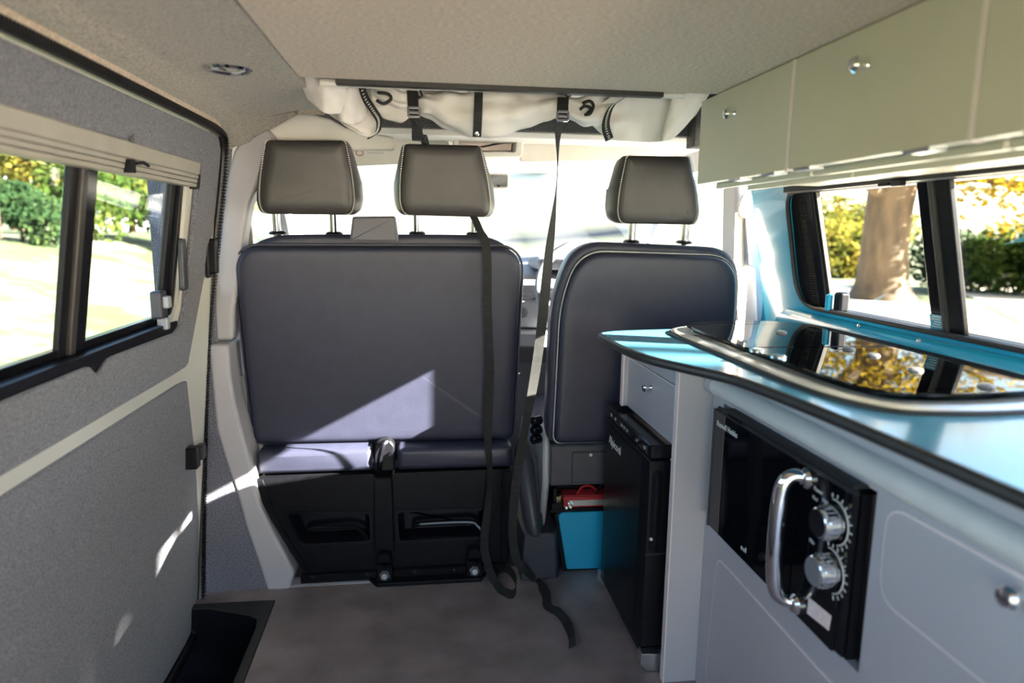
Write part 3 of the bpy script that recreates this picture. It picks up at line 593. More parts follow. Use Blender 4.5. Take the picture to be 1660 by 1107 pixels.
g = MB(); g.prism(rpoly(q, .006, 3), 'y', 1.935, 2.01, .006); obj('belt_guide', g, M['guide'], bench, label='grey plastic belt guide between the headrests')
# side frame strap at the left of the seat
g = MB(); g.ribbon([(-.527, 2.03, .62), (-.522, 2.02, .48), (-.505, 1.985, .40), (-.484, 1.965, .315), (-.478, 1.962, .265)], (.013, .004, 0), .006); obj('side_strap', g, M['grey_plastic'], bench)
def headrest(parent, corners, y, posts_px, stitchmat, baseZ, shr):
    o4 = xz(corners, y)            # top left, top right, bottom right, bottom left
    cx = sum(p[0] for p in o4) / 4
    bl_, br_, tr_, tl_ = [Vector(o4[k]) for k in (3, 2, 1, 0)]; up_ = lambda a, b, t, d: a.lerp(b, t) + Vector((d, 0)); RPn = RP([bl_ + Vector((.010, 0)), br_ - Vector((.010, 0)), up_(br_, tr_, .16, .004), up_(br_, tr_, .48, .007), tr_, tl_, up_(bl_, tl_, .48, -.007), up_(bl_, tl_, .16, -.004)], [.02, .02, .02, .05, .012, .012, .05, .02], 5); pan = RPn.at(0)
    zc = (o4[0][1] + o4[3][1]) / 2
    g = MB()
    hr = (o4[0][1] - o4[3][1]) / 2
    def side(off, yy, zt, zb):
        return [(p[0] + (off if p[0] > cx else -off) * (1 - .55 * max(0, (p[1] - zc) / hr)), yy - .10 * (p[1] - zc), p[1] - (zt if p[1] > zc else -zb)) for p in pan]
    flat = lambda i, yy: [(p[0], yy - .10 * (p[1] - zc), p[1]) for p in RPn.at(i)]
    g.rings([flat(.035, y - .001), flat(.018, y), flat(.006, y + .004), flat(.0, y + .010), side(.014, y + .035, -.002, .0), side(.020, y + .065, .004, .006), side(.012, y + .10, .012, .014), side(-.012, y + .122, .03, .03)])
    h = obj('headrest', g, M['leather_warm_lit'], parent, ang=60)
    for s in (-1, 1):
        g = MB(); xs = [p for p in RPn.at(-.0005) if (p[0] - cx) * s > 0]; xs.sort(key=lambda p: p[1])
        k = 0; path = smooth([(p[0], y + .007 - .10 * (p[1] - zc), p[1]) for p in xs], 4)
        L_ = 0
        for i in range(1, len(path)):
            a, b = path[i - 1], path[i]; dd = (b - a).length
            n_ = max(1, round(dd / .0062))
            for j in range(n_):
                p = a + (b - a) * ((j + .25) / n_); e = a + (b - a) * ((j + .78) / n_)
                g.tube([p + Vector((0, -.0038, 0)), e + Vector((0, -.0038, 0))], .0017, 5)
        obj('stitching', g, M['thread'], h, label='pale stitched seam')
    for px in posts_px:
        a = at(px, 352, 'y', y + .085)
        g = MB(); g.tube([(a.x, y + .085, baseZ - .03), (a.x, y + .075, a.z + .02)], .0112, 12); obj('post', g, M['post'], h, label='chrome headrest post')
        g = MB(); g.lathe([(.024, 0), (.024, .004), (.018, .008), (.010, .009)], (a.x, y + .085, baseZ - .001), (0, -.1, 1), 18); obj('post_collar', g, M['black'], h)
headrest(bench, [(432, 227), (560, 228), (574, 348), (419, 346)], 1.945, (449, 541), 'thread', 1.031, sh_bench)
headrest(bench, [(655, 233), (778, 236), (797, 352), (650, 348)], 1.945, (676, 769), 'thread', 1.035, sh_bench)

def sh_dr(z): return (z - .42) * -.06
drv = thing('driver_seat', 'single charcoal leather driver seat behind the kitchen worktop', 'seat', (.63, 1.95, 0))
out = RP([(.382, .425), (.89, .425), (.918, .80), (.905, .985), (.44, .995), (.388, .85)], [.03, .03, .1, .10, .14, .2], 8)
g = MB(); g.pad(out, [(1.9045, .05), (1.9045, .022), (1.907, .011), (1.912, .005), (1.922, .001), (1.93, 0)], sh_dr); obj('backrest', g, M['leather'], drv, sub=1, label='charcoal leather back panel')
out2 = RP([(.362, .425), (.90, .425), (.926, .80), (.918, 1.008), (.42, 1.024), (.365, .85)], [.03, .03, .1, .11, .15, .2], 8)
g = MB(); g.pad(out2, [(1.924, .014), (1.930, .003), (1.94, 0), (2.0, .0), (2.06, .02), (2.08, .07)], sh_dr); cu = obj('back_cushion', g, M['leather'], drv, sub=1)
g = MB(); g.tube([(p[0], 1.925 + sh_dr(p[1]), p[1]) for p in out.at(-.003)], .003, 6, closed=True); obj('piping', g, M['leather'], cu)
g = MB(); g.tube([(p[0], 1.9215 + sh_dr(p[1]), p[1]) for p in out.at(-.0005)], .0012, 5, closed=True); obj('seam_thread', g, M['thread'], cu, label='pale seam line round the back panel')
g = MB(); g.tube([(.655, 1.893, 1.000), (.655, 1.905, 1.012), (.652, 1.95, 1.016)], .0018, 6); obj('top_seam', g, M['black'], cu)
headrest(drv, [(1015, 252), (1118, 254), (1136, 364), (1003, 362)], 1.88, (1025, 1111), 'thread', 1.019, sh_dr)
g = MB(); g.pad(RP([(.36, .30), (.90, .30), (.90, .45), (.36, .45)], .05, 5), [(1.98, .02), (2.0, 0), (2.45, 0), (2.52, .03)]); obj('seat_cushion', g, M['leather'], drv, sub=1)
g = MB(); g.prism(rpoly([(.372, .30), (.90, .30), (.90, .425), (.372, .425)], .006), 'y', 1.90, 1.98, .004); lw_ = obj('lower_trim', g, M['grey_plastic'], drv)
g = MB(); g.prism(rpoly([(.435, .31), (.70, .31), (.70, .405), (.435, .405)], .006), 'y', 1.893, 1.91, .003); obj('document_pocket', g, M['grey_plastic'], lw_)
g = MB(); g.lathe([(.003, 0), (.005, .003)], (.49, 1.892, .397), (0, -1, 0), 10); obj('stud', g, M['steel'], lw_)
g = MB(); g.prism(rpoly([(1.92, .44), (1.99, .47), (2.35, .40), (2.42, .30), (2.38, .16), (1.97, .13), (1.91, .30)], .03), 'x', .352, .372, .006); obj('side_cover', g, M['dash2'], drv, label='grey plastic side cover')
for k in range(3):
    g = MB(); g.lathe([(.013, 0), (.014, .006), (.014, .026), (.010, .030)], (.345 - .004, 1.915, .50 - k * .028), (-1, -.5, 0), 14); obj('recliner_knob', g, M['gloss'], drv)
# folded arm rest and the moulded seat box
g = MB(); rs = []
for z, y, x, rx, ry in ((.42, 2.02, .302, .018, .03), (.38, 1.99, .302, .026, .05), (.30, 1.95, .308, .030, .055), (.22, 1.915, .318, .030, .05), (.165, 1.90, .325, .026, .045), (.148, 1.90, .328, .015, .03)):
    rs.append([(x + rx * math.cos(a), y + ry * math.sin(a), z) for a in [2 * math.pi * k / 14 for k in range(14)]])
g.rings(rs); obj('arm_rest', g, M['grey_plastic'], drv, sub=1)
g = MB(); g.rings([[(x, y, z) for x, y in ((a, 1.905), (b_, 1.905), (b_ + .02, 1.96), (b_ + .02, 2.45), (a, 2.45))] for a, b_, z in ((.288, .402, -.0), (.292, .398, .06), (.298, .392, .142), (.31, .385, .150))]); obj('seat_box', g, M['grey_plastic'], drv, bevel=.006, label='dark moulded plastic seat box')
g = MB(); g.prism([(1.925, .15), (2.3, .15), (2.3, .34), (2.02, .35)], 'x', .335, .36); obj('slide_cover', g, M['grey_plastic'], drv, bevel=.008)
g = MB(); g.box(.42, .90, 2.02, 2.45, -.0, .30); obj('pedestal', g, M['black'], drv)

# leisure battery and its wiring behind the driver seat
t = thing('battery_box', 'turquoise fronted battery box behind the driver seat', 'box', (.50, 1.97, 0))
fr_ = xz([(905, 836), (912, 831), (990, 829), (990, 921), (919, 923)], 1.945)
g = MB(); g.prism(rpoly(fr_, [.01, .01, 0, 0, .006]), 'y', 1.945, 1.958, .002); obj('front_panel', g, M['teal_box'], t, label='turquoise front panel')
g = MB(); g.prism(xz([(899, 836), (905, 829), (992, 824), (992, 928), (912, 930)], 1.95), 'y', 1.951, 2.01); obj('case', g, M['black'], t, bevel=.003)
g = MB(); g.box(.385, .60, 1.95, 2.012, .195, .206); obj('top_board', g, M['black'], t)
t2 = thing('power_inverter', 'red metal inverter lying on the battery box', 'inverter', (.50, 1.98, .206))
g = MB(); g.box(.425, .60, 1.952, 2.01, .207, .243); iv = obj('case', g, M['red'], t2, bevel=.004)
g = MB(); g.box(.44, .60, 1.949, 1.953, .214, .232); obj('end_plate', g, M['steel'], iv)
g = MB()
for k in range(6): g.box(.43, .60, 1.956 + k * .009, 1.960 + k * .009, .243, .246)
obj('fins', g, M['red'], iv)
t3 = thing('fuse_block', 'small black fuse block with screw posts left of the red inverter', 'fuse block', (.405, 1.96, .206))
g = MB(); g.box(.388, .423, 1.945, 1.99, .207, .228); g.box(.392, .405, 1.95, 1.985, .228, .272); fb = obj('body', g, M['black'], t3, bevel=.003)
for x, z in ((.412, .228), (.418, .228), (.405, .228)):
    g = MB(); g.lathe([(.004, 0), (.004, .012), (.006, .012), (.006, .017)], (x, 1.95 + (x - .40), z), (0, 0, 1), 6); obj('screw_post', g, M['brass'], t3)
t4 = thing('terminal_nuts', 'cluster of bright terminal nuts in front of the red inverter', 'terminal', (.445, 1.946, .206))
for k, (x, z) in enumerate(((.433, .210), (.446, .212), (.440, .224), (.452, .224))):
    g = MB(); g.lathe([(.0055, 0), (.0055, .006), (.003, .008)], (x, 1.950, z), (0, -1, .2), 6); obj('nut', g, M['steel'], t4)
for nm, lb, mt_, P in (('black_cable', 'thick black cable looping over the left of the inverter', 'black', [(.40, 1.965, .265), (.42, 1.96, .285), (.45, 1.962, .285), (.47, 1.97, .262), (.475, 1.975, .243)]),
                       ('red_cable', 'red cable arching over the inverter', 'redwire', [(.47, 1.97, .243), (.485, 1.965, .268), (.505, 1.965, .272), (.525, 1.968, .262), (.54, 1.97, .243)]),
                       ('black_cable', 'black cable on the right of the red cable', 'black', [(.53, 1.968, .243), (.545, 1.965, .27), (.56, 1.966, .285), (.575, 1.97, .298)])):
    g = MB(); g.tube(smooth(P, 5), .0035, 8); obj(nm, g, M[mt_], label=lb, cat='cable')

# ================================================================== KITCHEN
ZT = .82
fe = smooth([(.60, 1.566, 0), (.47, 1.546, 0), (.415, 1.522, 0), (.398, 1.49, 0), (.398, 1.40, 0), (.402, 1.31, 0), (.420, 1.216, 0), (.454, 1.136, 0), (.483, 1.079, 0), (.503, 1.03, 0), (.515, .95, 0), (.525, .85, 0), (.532, .74, 0), (.540, .52, 0)], 4)
top = [(p.x, p.y) for p in fe] + [(.545, .2), (.55, -.75), (.965, -.75), (.965, 1.652), (.88, 1.642), (.775, 1.612)]
wt = thing('worktop', 'turquoise laminate worktop with black edge, along the right wall', 'worktop', (.75, .5, .79))
g = MB(); g.prism(inset(top, .003), 'z', .8045, ZT); obj('board', g, M['teal_top'], wt, bevel=.001)
g = MB(); edge_out = top; e_in = inset(top, .006)
g.rings([[(p[0], p[1], z) for p in P] for P, z in ((e_in, .8035), (inset(top, .001), .804), (inset(top, -.0025), .807), (inset(top, -.003), .811), (inset(top, -.0025), .816), (inset(top, .0), .8195), (e_in, .8205))], False, False)
obj('edge_trim', g, M['rubber'], wt, label='black rubber edge strip', ang=60)
# hob and sink unit with two glass lids
hob = thing('hob_sink_unit', 'steel hob and sink unit with dark glass lids set in the turquoise worktop', 'hob', (.75, 1.15, ZT))
ro = rpoly([(.563, 1.47), (.585, 1.528), (.66, 1.572), (.78, 1.590), (.90, 1.555), (.948, 1.45), (.950, .90), (.90, .795), (.72, .775), (.61, .790), (.574, .86), (.563, .96)], [.08, .05, .08, .1, .12, .1, .1, .1, .1, .08, .06, .06], 5)
g = MB(); g.rings([[(p[0], p[1], z) for p in inset(ro, i)] for i, z in ((-.004, .8195), (-.004, .824), (.004, .829), (.040, .829), (.044, .826))], False, False); obj('rim', g, M['steel'], hob, label='brushed steel rim', ang=50)
g = MB(); g.tube([(p[0], p[1], .8225) for p in inset(ro, -.005)], .0042, 6, closed=True); obj('gasket', g, M['rubber'], hob)
pi_ = inset(ro, .044)
g = MB(); g.rings([[(p[0], p[1], .826) for p in pi_], [(p[0], p[1], .823) for p in pi_]], False, True); pan = obj('hob_pan', g, M['black'], hob)
for cx, cy, r in ((.70, 1.36, .055), (.84, 1.32, .045)):
    g = MB(); g.lathe([(r, .0), (r, .004), (r * .8, .006), (r * .55, .006), (r * .5, .009), (.001, .009)], (cx, cy, .8235), (0, 0, 1), 24); obj('burner', g, M['black'], pan)
g = MB(); g.lathe([(.13, .0015), (.125, .0015), (.12, .0005)], (.76, .97, .823), (0, 0, 1), 32); obj('sink_bowl', g, M['dull_steel'], pan)
ys = 1.178
def lidpoly(a, b):
    P = [p for p in inset(ro, .030)]
    out = []
    for i in range(len(P)):
        p, q = P[i - 1], P[i]
        for s in (a, b):
            if (p.y - s) * (q.y - s) < 0: out.append(p + (q - p) * ((s - p.y) / (q.y - p.y)))
        if a <= q.y <= b: out.append(q)
    return out
for a, b, lb in ((ys + .003, 3, 'far glass lid over the hob'), (0, ys - .003, 'near glass lid over the sink')):
    P = lidpoly(a, b)
    g = MB(); g.rings([[(p[0], p[1], z) for p in inset(P, i)] for i, z in ((.003, .836), (0, .837), (0, .840), (.002, .841))]); ld = obj('glass_lid', g, M['lid'], hob, label=lb, ang=8)
    for px, py in (((1267, 540), (1376, 567)) if a > 1 else ((1416, 577), (1484, 601), (1598, 628))):
        q = at(px, py, 'z', .841); 
        g = MB(); g.lathe([(.011, 0), (.011, .002), (.008, .0045), (.003, .005)], (q.x, q.y, .841), (0, 0, 1), 16); obj('hinge_cap', g, M['dull_steel'], ld)
    for px, py in (((1227, 570),) if a > 1 else ((1262, 580),)):
        q = at(px, py, 'z', .841)
        g = MB(); g.lathe([(.013, 0), (.013, .003), (.009, .006), (.003, .006)], (q.x, q.y, .841), (0, 0, 1), 16); obj('lid_button', g, M['chrome'], ld)

# fridge unit: end panels and drawer fascia
fu = thing('fridge_cabinet', 'pale grey fridge housing with small top flap, under the far worktop end', 'cabinet', (.70, 1.62, 0))
g = MB(); g.box(.556, .955, 1.400, 1.418, 0, .8035); obj('end_panel', g, M['cab'], fu, bevel=.0015)
g = MB(); g.box(.5545, .557, 1.399, 1.419, 0, .8035); obj('edging', g, M['edge'], fu, label='pale pinkish front edging')
g = MB(); g.box(.545, .955, 1.775, 1.79, .575, .735); obj('far_panel', g, M['cab'], fu, bevel=.0015)
g = MB(); g.box(.542, .546, 1.773, 1.792, .575, .735); obj('edging', g, M['edge'], fu)
g = MB(); g.box(.560, .576, 1.4185, 1.774, .7115, .742); g.box(.560, .576, 1.4185, 1.56, .742, .8035); obj('fascia', g, M['cab'], fu, bevel=.002)
g = MB(); g.box(.558, .574, 1.4195, 1.773, .575, .7095); dr = obj('flap_door', g, M['cab'], fu, bevel=.002)
g = MB(); g.box(.5572, .560, 1.4195, 1.773, .7085, .7112); obj('edging', g, M['edge'], dr)
def knob(parent, x, y, z, r, ax=(-1, 0, 0)):
    g = MB(); g.lathe([(r * .62, 0), (r * .45, r * .5), (r * .5, r * .9), (r, r * 1.1), (r * 1.02, r * 1.5), (r * .75, r * 1.9), (r * .2, r * 2.05)], (x, y, z), ax, 18); return obj('knob', g, M['chrome'], parent, label='chrome push knob')
q = at(1050, 628, 'x', .55); knob(dr, .558, q.y, q.z, .011)
fg = thing('fridge', 'small black compressor fridge standing under the far end of the worktop', 'fridge', (.70, 1.65, .0))
g = MB(); g.box(.575, .94, 1.466, 1.845, .05, .530); obj('body', g, M['black'], fg, bevel=.004)
g = MB(); g.prism(rpoly([(.520, 1.460), (.95, 1.460), (.95, 1.850), (.520, 1.850)], [.006, .0, 0, .02], 4), 'z', .530, .563, .003); tp = obj('control_top', g, M['gloss'], fg)
g = MB(); g.box(.518, .523, 1.48, 1.83, .536, .556); cp = obj('control_strip', g, M['mwglass'], tp)
for y in (1.79, 1.75, 1.69, 1.665, 1.64, 1.56, 1.50):
    g = MB(); g.box(.5168, .5185, y - .006, y + .006, .543, .550); obj('button', g, M['alu'], cp)
g = MB(); g.prism(rpoly([(.520, 1.463), (.572, 1.463), (.572, 1.848), (.520, 1.848)], [.004, .002, .002, .01], 3), 'z', .052, .526, .003); dd = obj('door', g, M['black'], fg)
g = MB(); g.box(.5185, .521, 1.52, 1.80, .06, .515); obj('door_skin', g, M['satin'], dd)
g = MB(); g.prism(rpoly([(.528, .31), (.552, .30), (.552, .50), (.528, .50)], .004), 'y', 1.459, 1.47, .002); g.prism(rpoly([(.533, .32), (.548, .312), (.548, .49), (.533, .49)], .004), 'y', 1.457, 1.462, .001); obj('side_grip', g, M['gloss'], dd)
g = MB(); g.lathe([(.004, 0), (.004, .004)], (.530, 1.459, .335), (0, -1, 0), 10); obj('grip_screw', g, M['steel'], dd)
g = MB(); g.box(.5195, .575, 1.4615, 1.4635, .292, .296); obj('seam', g, M['rubber'], dd)
g = MB(); g.box(.572, .577, 1.4595, 1.47, .055, .528); obj('gasket', g, M['edge'], fg, label='pale door gasket')
text('Alpicool', .034, (.5178, 1.80, .463), FACE_L, M['white'], dd, 'lettering')
for y0, y1 in ((1.44, 1.47), (1.845, 1.862)):
    g = MB(); g.rings([[(x, y, z) for x, z in ((.512, .022), (.53, .005), (.58, .0), (.58, .045), (.53, .05), (.515, .05))] for y in (y0, y1)]); obj('foot_bracket', g, M['alu'], fg, bevel=.002, label='silver foot bracket')
g = MB(); g.box(.522, .94, 1.462, 1.848, .03, .052); obj('plinth', g, M['black'], fg)

# long base unit with microwave
ku = thing('base_cabinet', 'pale grey kitchen base cabinet with rounded doors, right foreground', 'cabinet', (.80, .5, 0))
mw = [(1.343, .412), (1.343, .690), (.842, .690), (.842, .412)]
g = MB()
g.box(.635, .653, 1.343, 1.3985, 0, .8035); g.box(.635, .653, -.75, .842, 0, .8035); g.box(.635, .653, .842, 1.343, 0, .41); g.box(.635, .653, .842, 1.343, .692, .8035)
cs = obj('front_panel', g, M['cab'], ku)
g = MB(); g.box(.653, .95, -.75, -.73, 0, .8035); g.box(.653, .95, 1.38, 1.398, 0, .8035); g.box(.653, .95, -.75, 1.39, .0, .02); obj('carcass', g, M['cab'], ku)
g = MB(); pf_ = [(.6345, .745), (.628, .745), (.619, .742), (.613, .735), (.610, .725), (.612, .715), (.619, .707), (.628, .704), (.6345, .704)]
g.rings([[(x, y, z) for x, z in pf_] for y in (-.7, 1.365)]); rl = obj('bullnose_rail', g, M['rail'], ku, ang=60, label='white rounded rail below the worktop')
g = MB(); g.rings([[(.6345 + (x - .6345) * 1.04, y, .7255 + (z - .7255) * 1.06) for x, z in pf_] for y in (1.362, 1.392)]); obj('end_cap', g, M['cab'], rl, ang=60, label='grey end cap')
def door(name, poly, label=None):
    g = MB(); P = [tuple(p) for p in poly]
    g.rings([[(.6355, y, z) for y, z in P], [(.632, y, z) for y, z in P], [(.6315, p[0], p[1]) for p in inset(P, .0006)]]); d = obj(name, g, M['cab'], ku, label=label)
    q_ = inset(P, -.003)
    g = MB(); g.rings([[(.6352, p[0], p[1]) for p in q_], [(.6322, p[0], p[1]) for p in q_], [(.6318, p[0], p[1]) for p in inset(q_, .0018)], [(.6318, p[0], p[1]) for p in inset(q_, .0032)]], False, False); obj('edging', g, M['edge'], d, label='thin pale pinkish edging')
    return d
ld_ = door('door', rpoly([(1.340, .05), (1.322, .352), (.45, .352), (.45, .05)], .03, 6), 'large lower door')
rd_ = door('door', rpoly([(.814, .683), (.812, .548), (.15, .548), (.15, .705)], [.035, .035, .03, .03], 6), 'small upper door with chrome knob')
q = at(1636, 968, 'x', .615); knob(rd_, .632, q.y, q.z, .013)
t = thing('microwave', 'built-in black microwave with chrome handle and two dials', 'microwave', (.70, 1.09, .41))
X = .614
g = MB(); g.prism(rpoly([(1.338, .422), (1.338, .690), (.858, .690), (.858, .422)], [.004, .010, .016, .010], 5), 'x', X + .012, X, .006); fr = obj('front_frame', g, M['gloss'], t)
g = MB(); g.box(X + .012, .92, .86, 1.33, .42, .68); obj('oven_body', g, M['black'], t)
g = MB(); g.prism(rpoly([(1.334, .424), (1.334, .682), (1.004, .682), (1.004, .424)], .004), 'x', X + .004, X - .003, .0015); dg_ = obj('door_glass', g, M['mwglass'], t, label='black glass door')
g = MB(); g.prism(rpoly([(1.337, .422), (1.337, .684), (1.330, .684), (1.330, .422)], .002), 'x', X + .002, X - .0045, .001); obj('side_strip', g, M['grey_plastic'], t)
g = MB(); g.prism(rpoly([(1.0, .424), (1.0, .682), (.875, .682), (.875, .424)], .004), 'x', X + .004, X - .003, .0015); cpn = obj('control_panel', g, M['mwglass'], t)
g = MB(); g.prism([(1.20, .690), (.86, .690), (.855, .683), (1.20, .683)], 'x', X + .004, X - .007); g.box(X - .003, X + .02, 1.29, .86, .690, .695); obj('top_trim', g, M['rubber'], t)
hp = smooth([(X - .002, .975, .664), (X - .022, .985, .664), (X - .036, .990, .640), (X - .040, .990, .56), (X - .036, .990, .475), (X - .022, .987, .450), (X - .002, .978, .446)], 5)
g = MB(); g.tube(hp, [.010 + .004 * math.sin(math.pi * k / (len(hp) - 1)) for k in range(len(hp))], 12); hd = obj('handle', g, M['chrome'], t, label='curved chrome handle')
for z in (.664, .446):
    g = MB(); g.lathe([(.017, 0), (.017, .006), (.012, .012)], (X - .002, .973, z), (-1, 0, 0), 16); obj('handle_foot', g, M['chrome'], hd)
for (py, px, nm) in ((847, 1338, 'upper'), (925, 1331, 'lower')):
    q = at(px, py, 'x', X - .018); r = .0245
    g = MB(); g.lathe([(r * 1.02, 0), (r, .004), (r * .97, .020), (r * .93, .027), (r * .86, .0285), (.001, .0285)], (X - .003, q.y, q.z), (-1, 0, 0), 28); kb = obj('dial', g, M['chrome'], t, label='%s chrome dial' % nm)
    g = MB(); g.lathe([(r * .86, 0), (r * .84, .0012), (.001, .0012)], (X - .0313, q.y, q.z), (-1, 0, 0), 24); obj('dial_face', g, M['black'] if nm == 'upper' else M['dash'], kb)
    g = MB()
    for k in range(18): 
        a = 2 * math.pi * k / 18; dy, dz = math.cos(a) * r, math.sin(a) * r
        g.obox((X - .016, q.y + dy, q.z + dz), (.008, 0, 0), (0, dy * .05, dz * .05), (0, -dz * .05, dy * .05))
    obj('grip_ribs', g, M['chrome'], kb)
    g = MB()
    arc = [(X - .0034, q.y - .034 * math.cos(a), q.z + .034 * math.sin(a)) for a in [R(-70 + 175 * k / 20) for k in range(21)]]
    g.tube(arc, .0011, 5)
    for k in range(0, 21, 2):
        a = R(-70 + 175 * k / 20); g.obox((X - .0034, q.y - .040 * math.cos(a), q.z + .040 * math.sin(a)), (.0004, 0, 0), (0, -.003 * math.cos(a), .003 * math.sin(a)), (0, .0009 * math.sin(a), .0009 * math.cos(a)))
    obj('scale_marks', g, M['print'], cpn)
text('Power', .009, (X - .0035, .955, .652), FACE_L, M['print'], cpn)
text('Med', .008, (X - .0035, .957, .637), FACE_L, M['print'], cpn)
text('High', .008, (X - .0035, .930, .643), FACE_L, M['print'], cpn)
text('Min', .009, (X - .0035, .955, .565), FACE_L, M['print'], cpn)
text('Russell Hobbs', .0165, (X - .0035, 1.318, .652), FACE_L, M['print'], dg_)
q = at(1205, 888, 'x', X)
g = MB(); g.lathe([(.004, 0), (.004, .0006)], (X - .003, q.y, q.z), (-1, 0, 0), 12); g.box(X - .0036, X - .003, q.y - .012, q.y - .006, q.z - .003, q.z + .003); g.box(X - .0036, X - .003, q.y - .018, q.y - .014, q.z - .002, q.z + .008); obj('print_marks', g, M['print'], dg_)
st = [at(a, b, 'x', X - .0036) for a, b in ((1311, 968), (1347, 998), (1343, 1022), (1308, 994))]
g = MB(); g.prism([(p.y, p.z) for p in st], 'x', X - .003, X - .0038); stk = obj('warning_label', g, M['paper'], t, label='pale pink label at the foot of the control panel')

# overhead lockers
XF = .61
for k, (y1, y0, ky) in enumerate(((1.495, 1.116, 1.329), (1.108, .722, .922), (.714, .20, .46))):
    lb = ['overhead locker nearest the cab, grey door with chrome knob', 'middle overhead locker, grey door with large chrome knob', 'overhead locker cut by the right picture edge'][k]
    t = thing('overhead_locker', lb, 'locker', (.75, (y0 + y1) / 2, 1.155), 'overhead lockers along the right wall')
    g = MB(); g.box(XF + .018, .90, y0 - .003, y1, 1.158, 1.172); g.box(XF + .018, .88, y0 - .003, y0 + .012, 1.172, 1.333); g.box(XF + .018, .88, y1 - .015, y1, 1.172, 1.333); g.box(.87, .885, y0, y1, 1.16, 1.333); obj('carcass', g, M['cab_warm_lit'], t)
    g = MB(); g.box(XF, XF + .017, y0, y1, 1.156, 1.333); d = obj('door', g, M['cab_warm_lit'], t, bevel=.0012)
    knob(d, XF, ky, 1.281, .0105 + .001 * k)
    if k < 2:
        g = MB(); g.box(XF - .0008, XF + .016, y0 - .0068, y0 - .0002, 1.154, 1.333); obj('edging', g, M['edge'], t, label='pinkish door edging')
    for yh in ((1.30, 1.17) if k == 0 else (1.06, .80) if k == 1 else (.62, .3)):
        g = MB(); g.box(XF - .002, XF + .022, yh - .022, yh + .022, 1.1515, 1.157); g.tube([(XF - .001, yh - .024, 1.1535), (XF - .001, yh + .024, 1.1535)], .0032, 8); obj('hinge', g, M['alu'], t, label='silver hinge')
    g = MB(); g.box(XF + .045, XF + .058, y0, y1, 1.147, 1.158); g.box(XF + .12, XF + .135, y0, y1, 1.146, 1.158); obj('underside_rail', g, M['cab_warm_lit'], t, bevel=.001)

# ================================================================== TENT CANVAS, STRAPS
ca = thing('rolled_canvas', 'cream roof tent canvas rolled up under the front roof edge', 'canvas', (.2, 1.56, 1.25))
def fold(name, fn, nu, nv, th=.002, mt='fabric', label=None):
    g = MB(); g.grid(fn, nu, nv); return obj(name, g, M[mt], ca, solid=th, sub=1, label=label)
YC = 1.56
def roll(name, keys, seed, wr=.009):
    "keys: (px, py, radius)"
    P = [Vector((at(a, b, 'y', YC).x, YC + dy, at(a, b, 'y', YC).z)) for a, b, r, dy in keys]
    path = smooth(P, 7); n = len(path); rs = []
    rad = []
    for i in range(len(keys) - 1):
        for k in range(7):
            u = k / 7; u = u * u * (3 - 2 * u); rad.append(keys[i][2] * (1 - u) + keys[i + 1][2] * u)
    rad.append(keys[-1][2]); N = 28
    for i, p in enumerate(path):
        ring = []
        for k in range(N):
            a = 2 * math.pi * k / N; r = rad[i]
            w_ = noise.noise(Vector((p.x * 9 + seed, math.cos(a) * 1.4, math.sin(a) * 1.4))) * wr * 1.6 + math.sin(a * 5 + p.x * 14 + seed) * wr * .45 + wr * .8 * noise.noise(Vector((p.x * 26, a * 2.2, seed)))
            ring.append(p + Vector((0, math.cos(a) * (r + w_), math.sin(a) * (r + w_))))
        rs.append(ring)
    g = MB(); g.rings(rs); return obj(name, g, M['fabric'], ca, sub=1)
roll('canvas_roll', [(655, 168, .014, 0), (672, 168, .013, 0), (695, 172, .030, 0), (730, 180, .045, 0), (780, 183, .049, 0), (840, 180, .044, 0), (885, 174, .033, 0), (912, 170, .016, 0), (925, 172, .014, 0)], 1)
kn = [roll('bunched_knot', [(600, 140, .020, .02), (625, 158, .030, .01), (648, 170, .026, 0), (668, 168, .014, 0)], 5, .012), roll('bunched_knot', [(912, 170, .014, 0), (930, 176, .026, 0), (955, 178, .032, .0), (985, 166, .030, .02), (1010, 150, .02, .03)], 9, .013)]
def drape(topP, botP, y0, y1, amp, nf, ph, sag=0):
    T = smooth([(a, b, 0) for a, b in topP], 8); Bq = smooth([(a, b, 0) for a, b in botP], 8)
    def fn(u, v):
        i = u * (len(T) - 1); a = int(min(i, len(T) - 2)); f_ = i - a
        t_ = T[a].lerp(T[a + 1], f_); j = u * (len(Bq) - 1); c_ = int(min(j, len(Bq) - 2)); b_ = Bq[c_].lerp(Bq[c_ + 1], j - c_)
        p = t_.lerp(b_, v); y = y0 + (y1 - y0) * v + amp * (.35 + .65 * v) * math.sin(u * nf * 2 * math.pi + ph + 1.6 * v) + .006 * noise.noise(Vector((u * 6, v * 4, ph)))
        q = at(p.x, p.y, 'y', y); return q
    return fn
fold('hanging_fold', drape([(482, 122), (520, 122), (560, 122)], [(498, 160), (528, 184), (562, 182)], 1.50, 1.55, .016, 1.0, .3), 20, 12)
fold('hanging_fold', drape([(535, 122), (560, 122), (582, 122)], [(548, 196), (575, 202), (596, 190)], 1.54, 1.58, .016, .9, 1.8), 18, 12)
fold('hanging_fold', drape([(500, 150), (520, 176), (545, 185), (580, 165), (598, 140)], [(560, 205), (578, 214), (597, 222), (610, 214), (618, 190)], 1.60, 1.60, .012, 1.1, 2.6), 24, 12)
fold('door_flap', drape([(945, 190), (985, 160), (1020, 146), (1060, 146), (1098, 148)], [(972, 214), (988, 226), (1020, 229), (1052, 231), (1078, 229)], 1.55, 1.58, .013, 1.3, .9), 30, 14, label='broad cream flap with a dark zip along its edge')
fold('hanging_fold', drape([(1092, 146), (1120, 148), (1152, 150)], [(1072, 229), (1092, 224), (1128, 186)], 1.49, 1.55, .014, 1.0, 2.2), 20, 12)
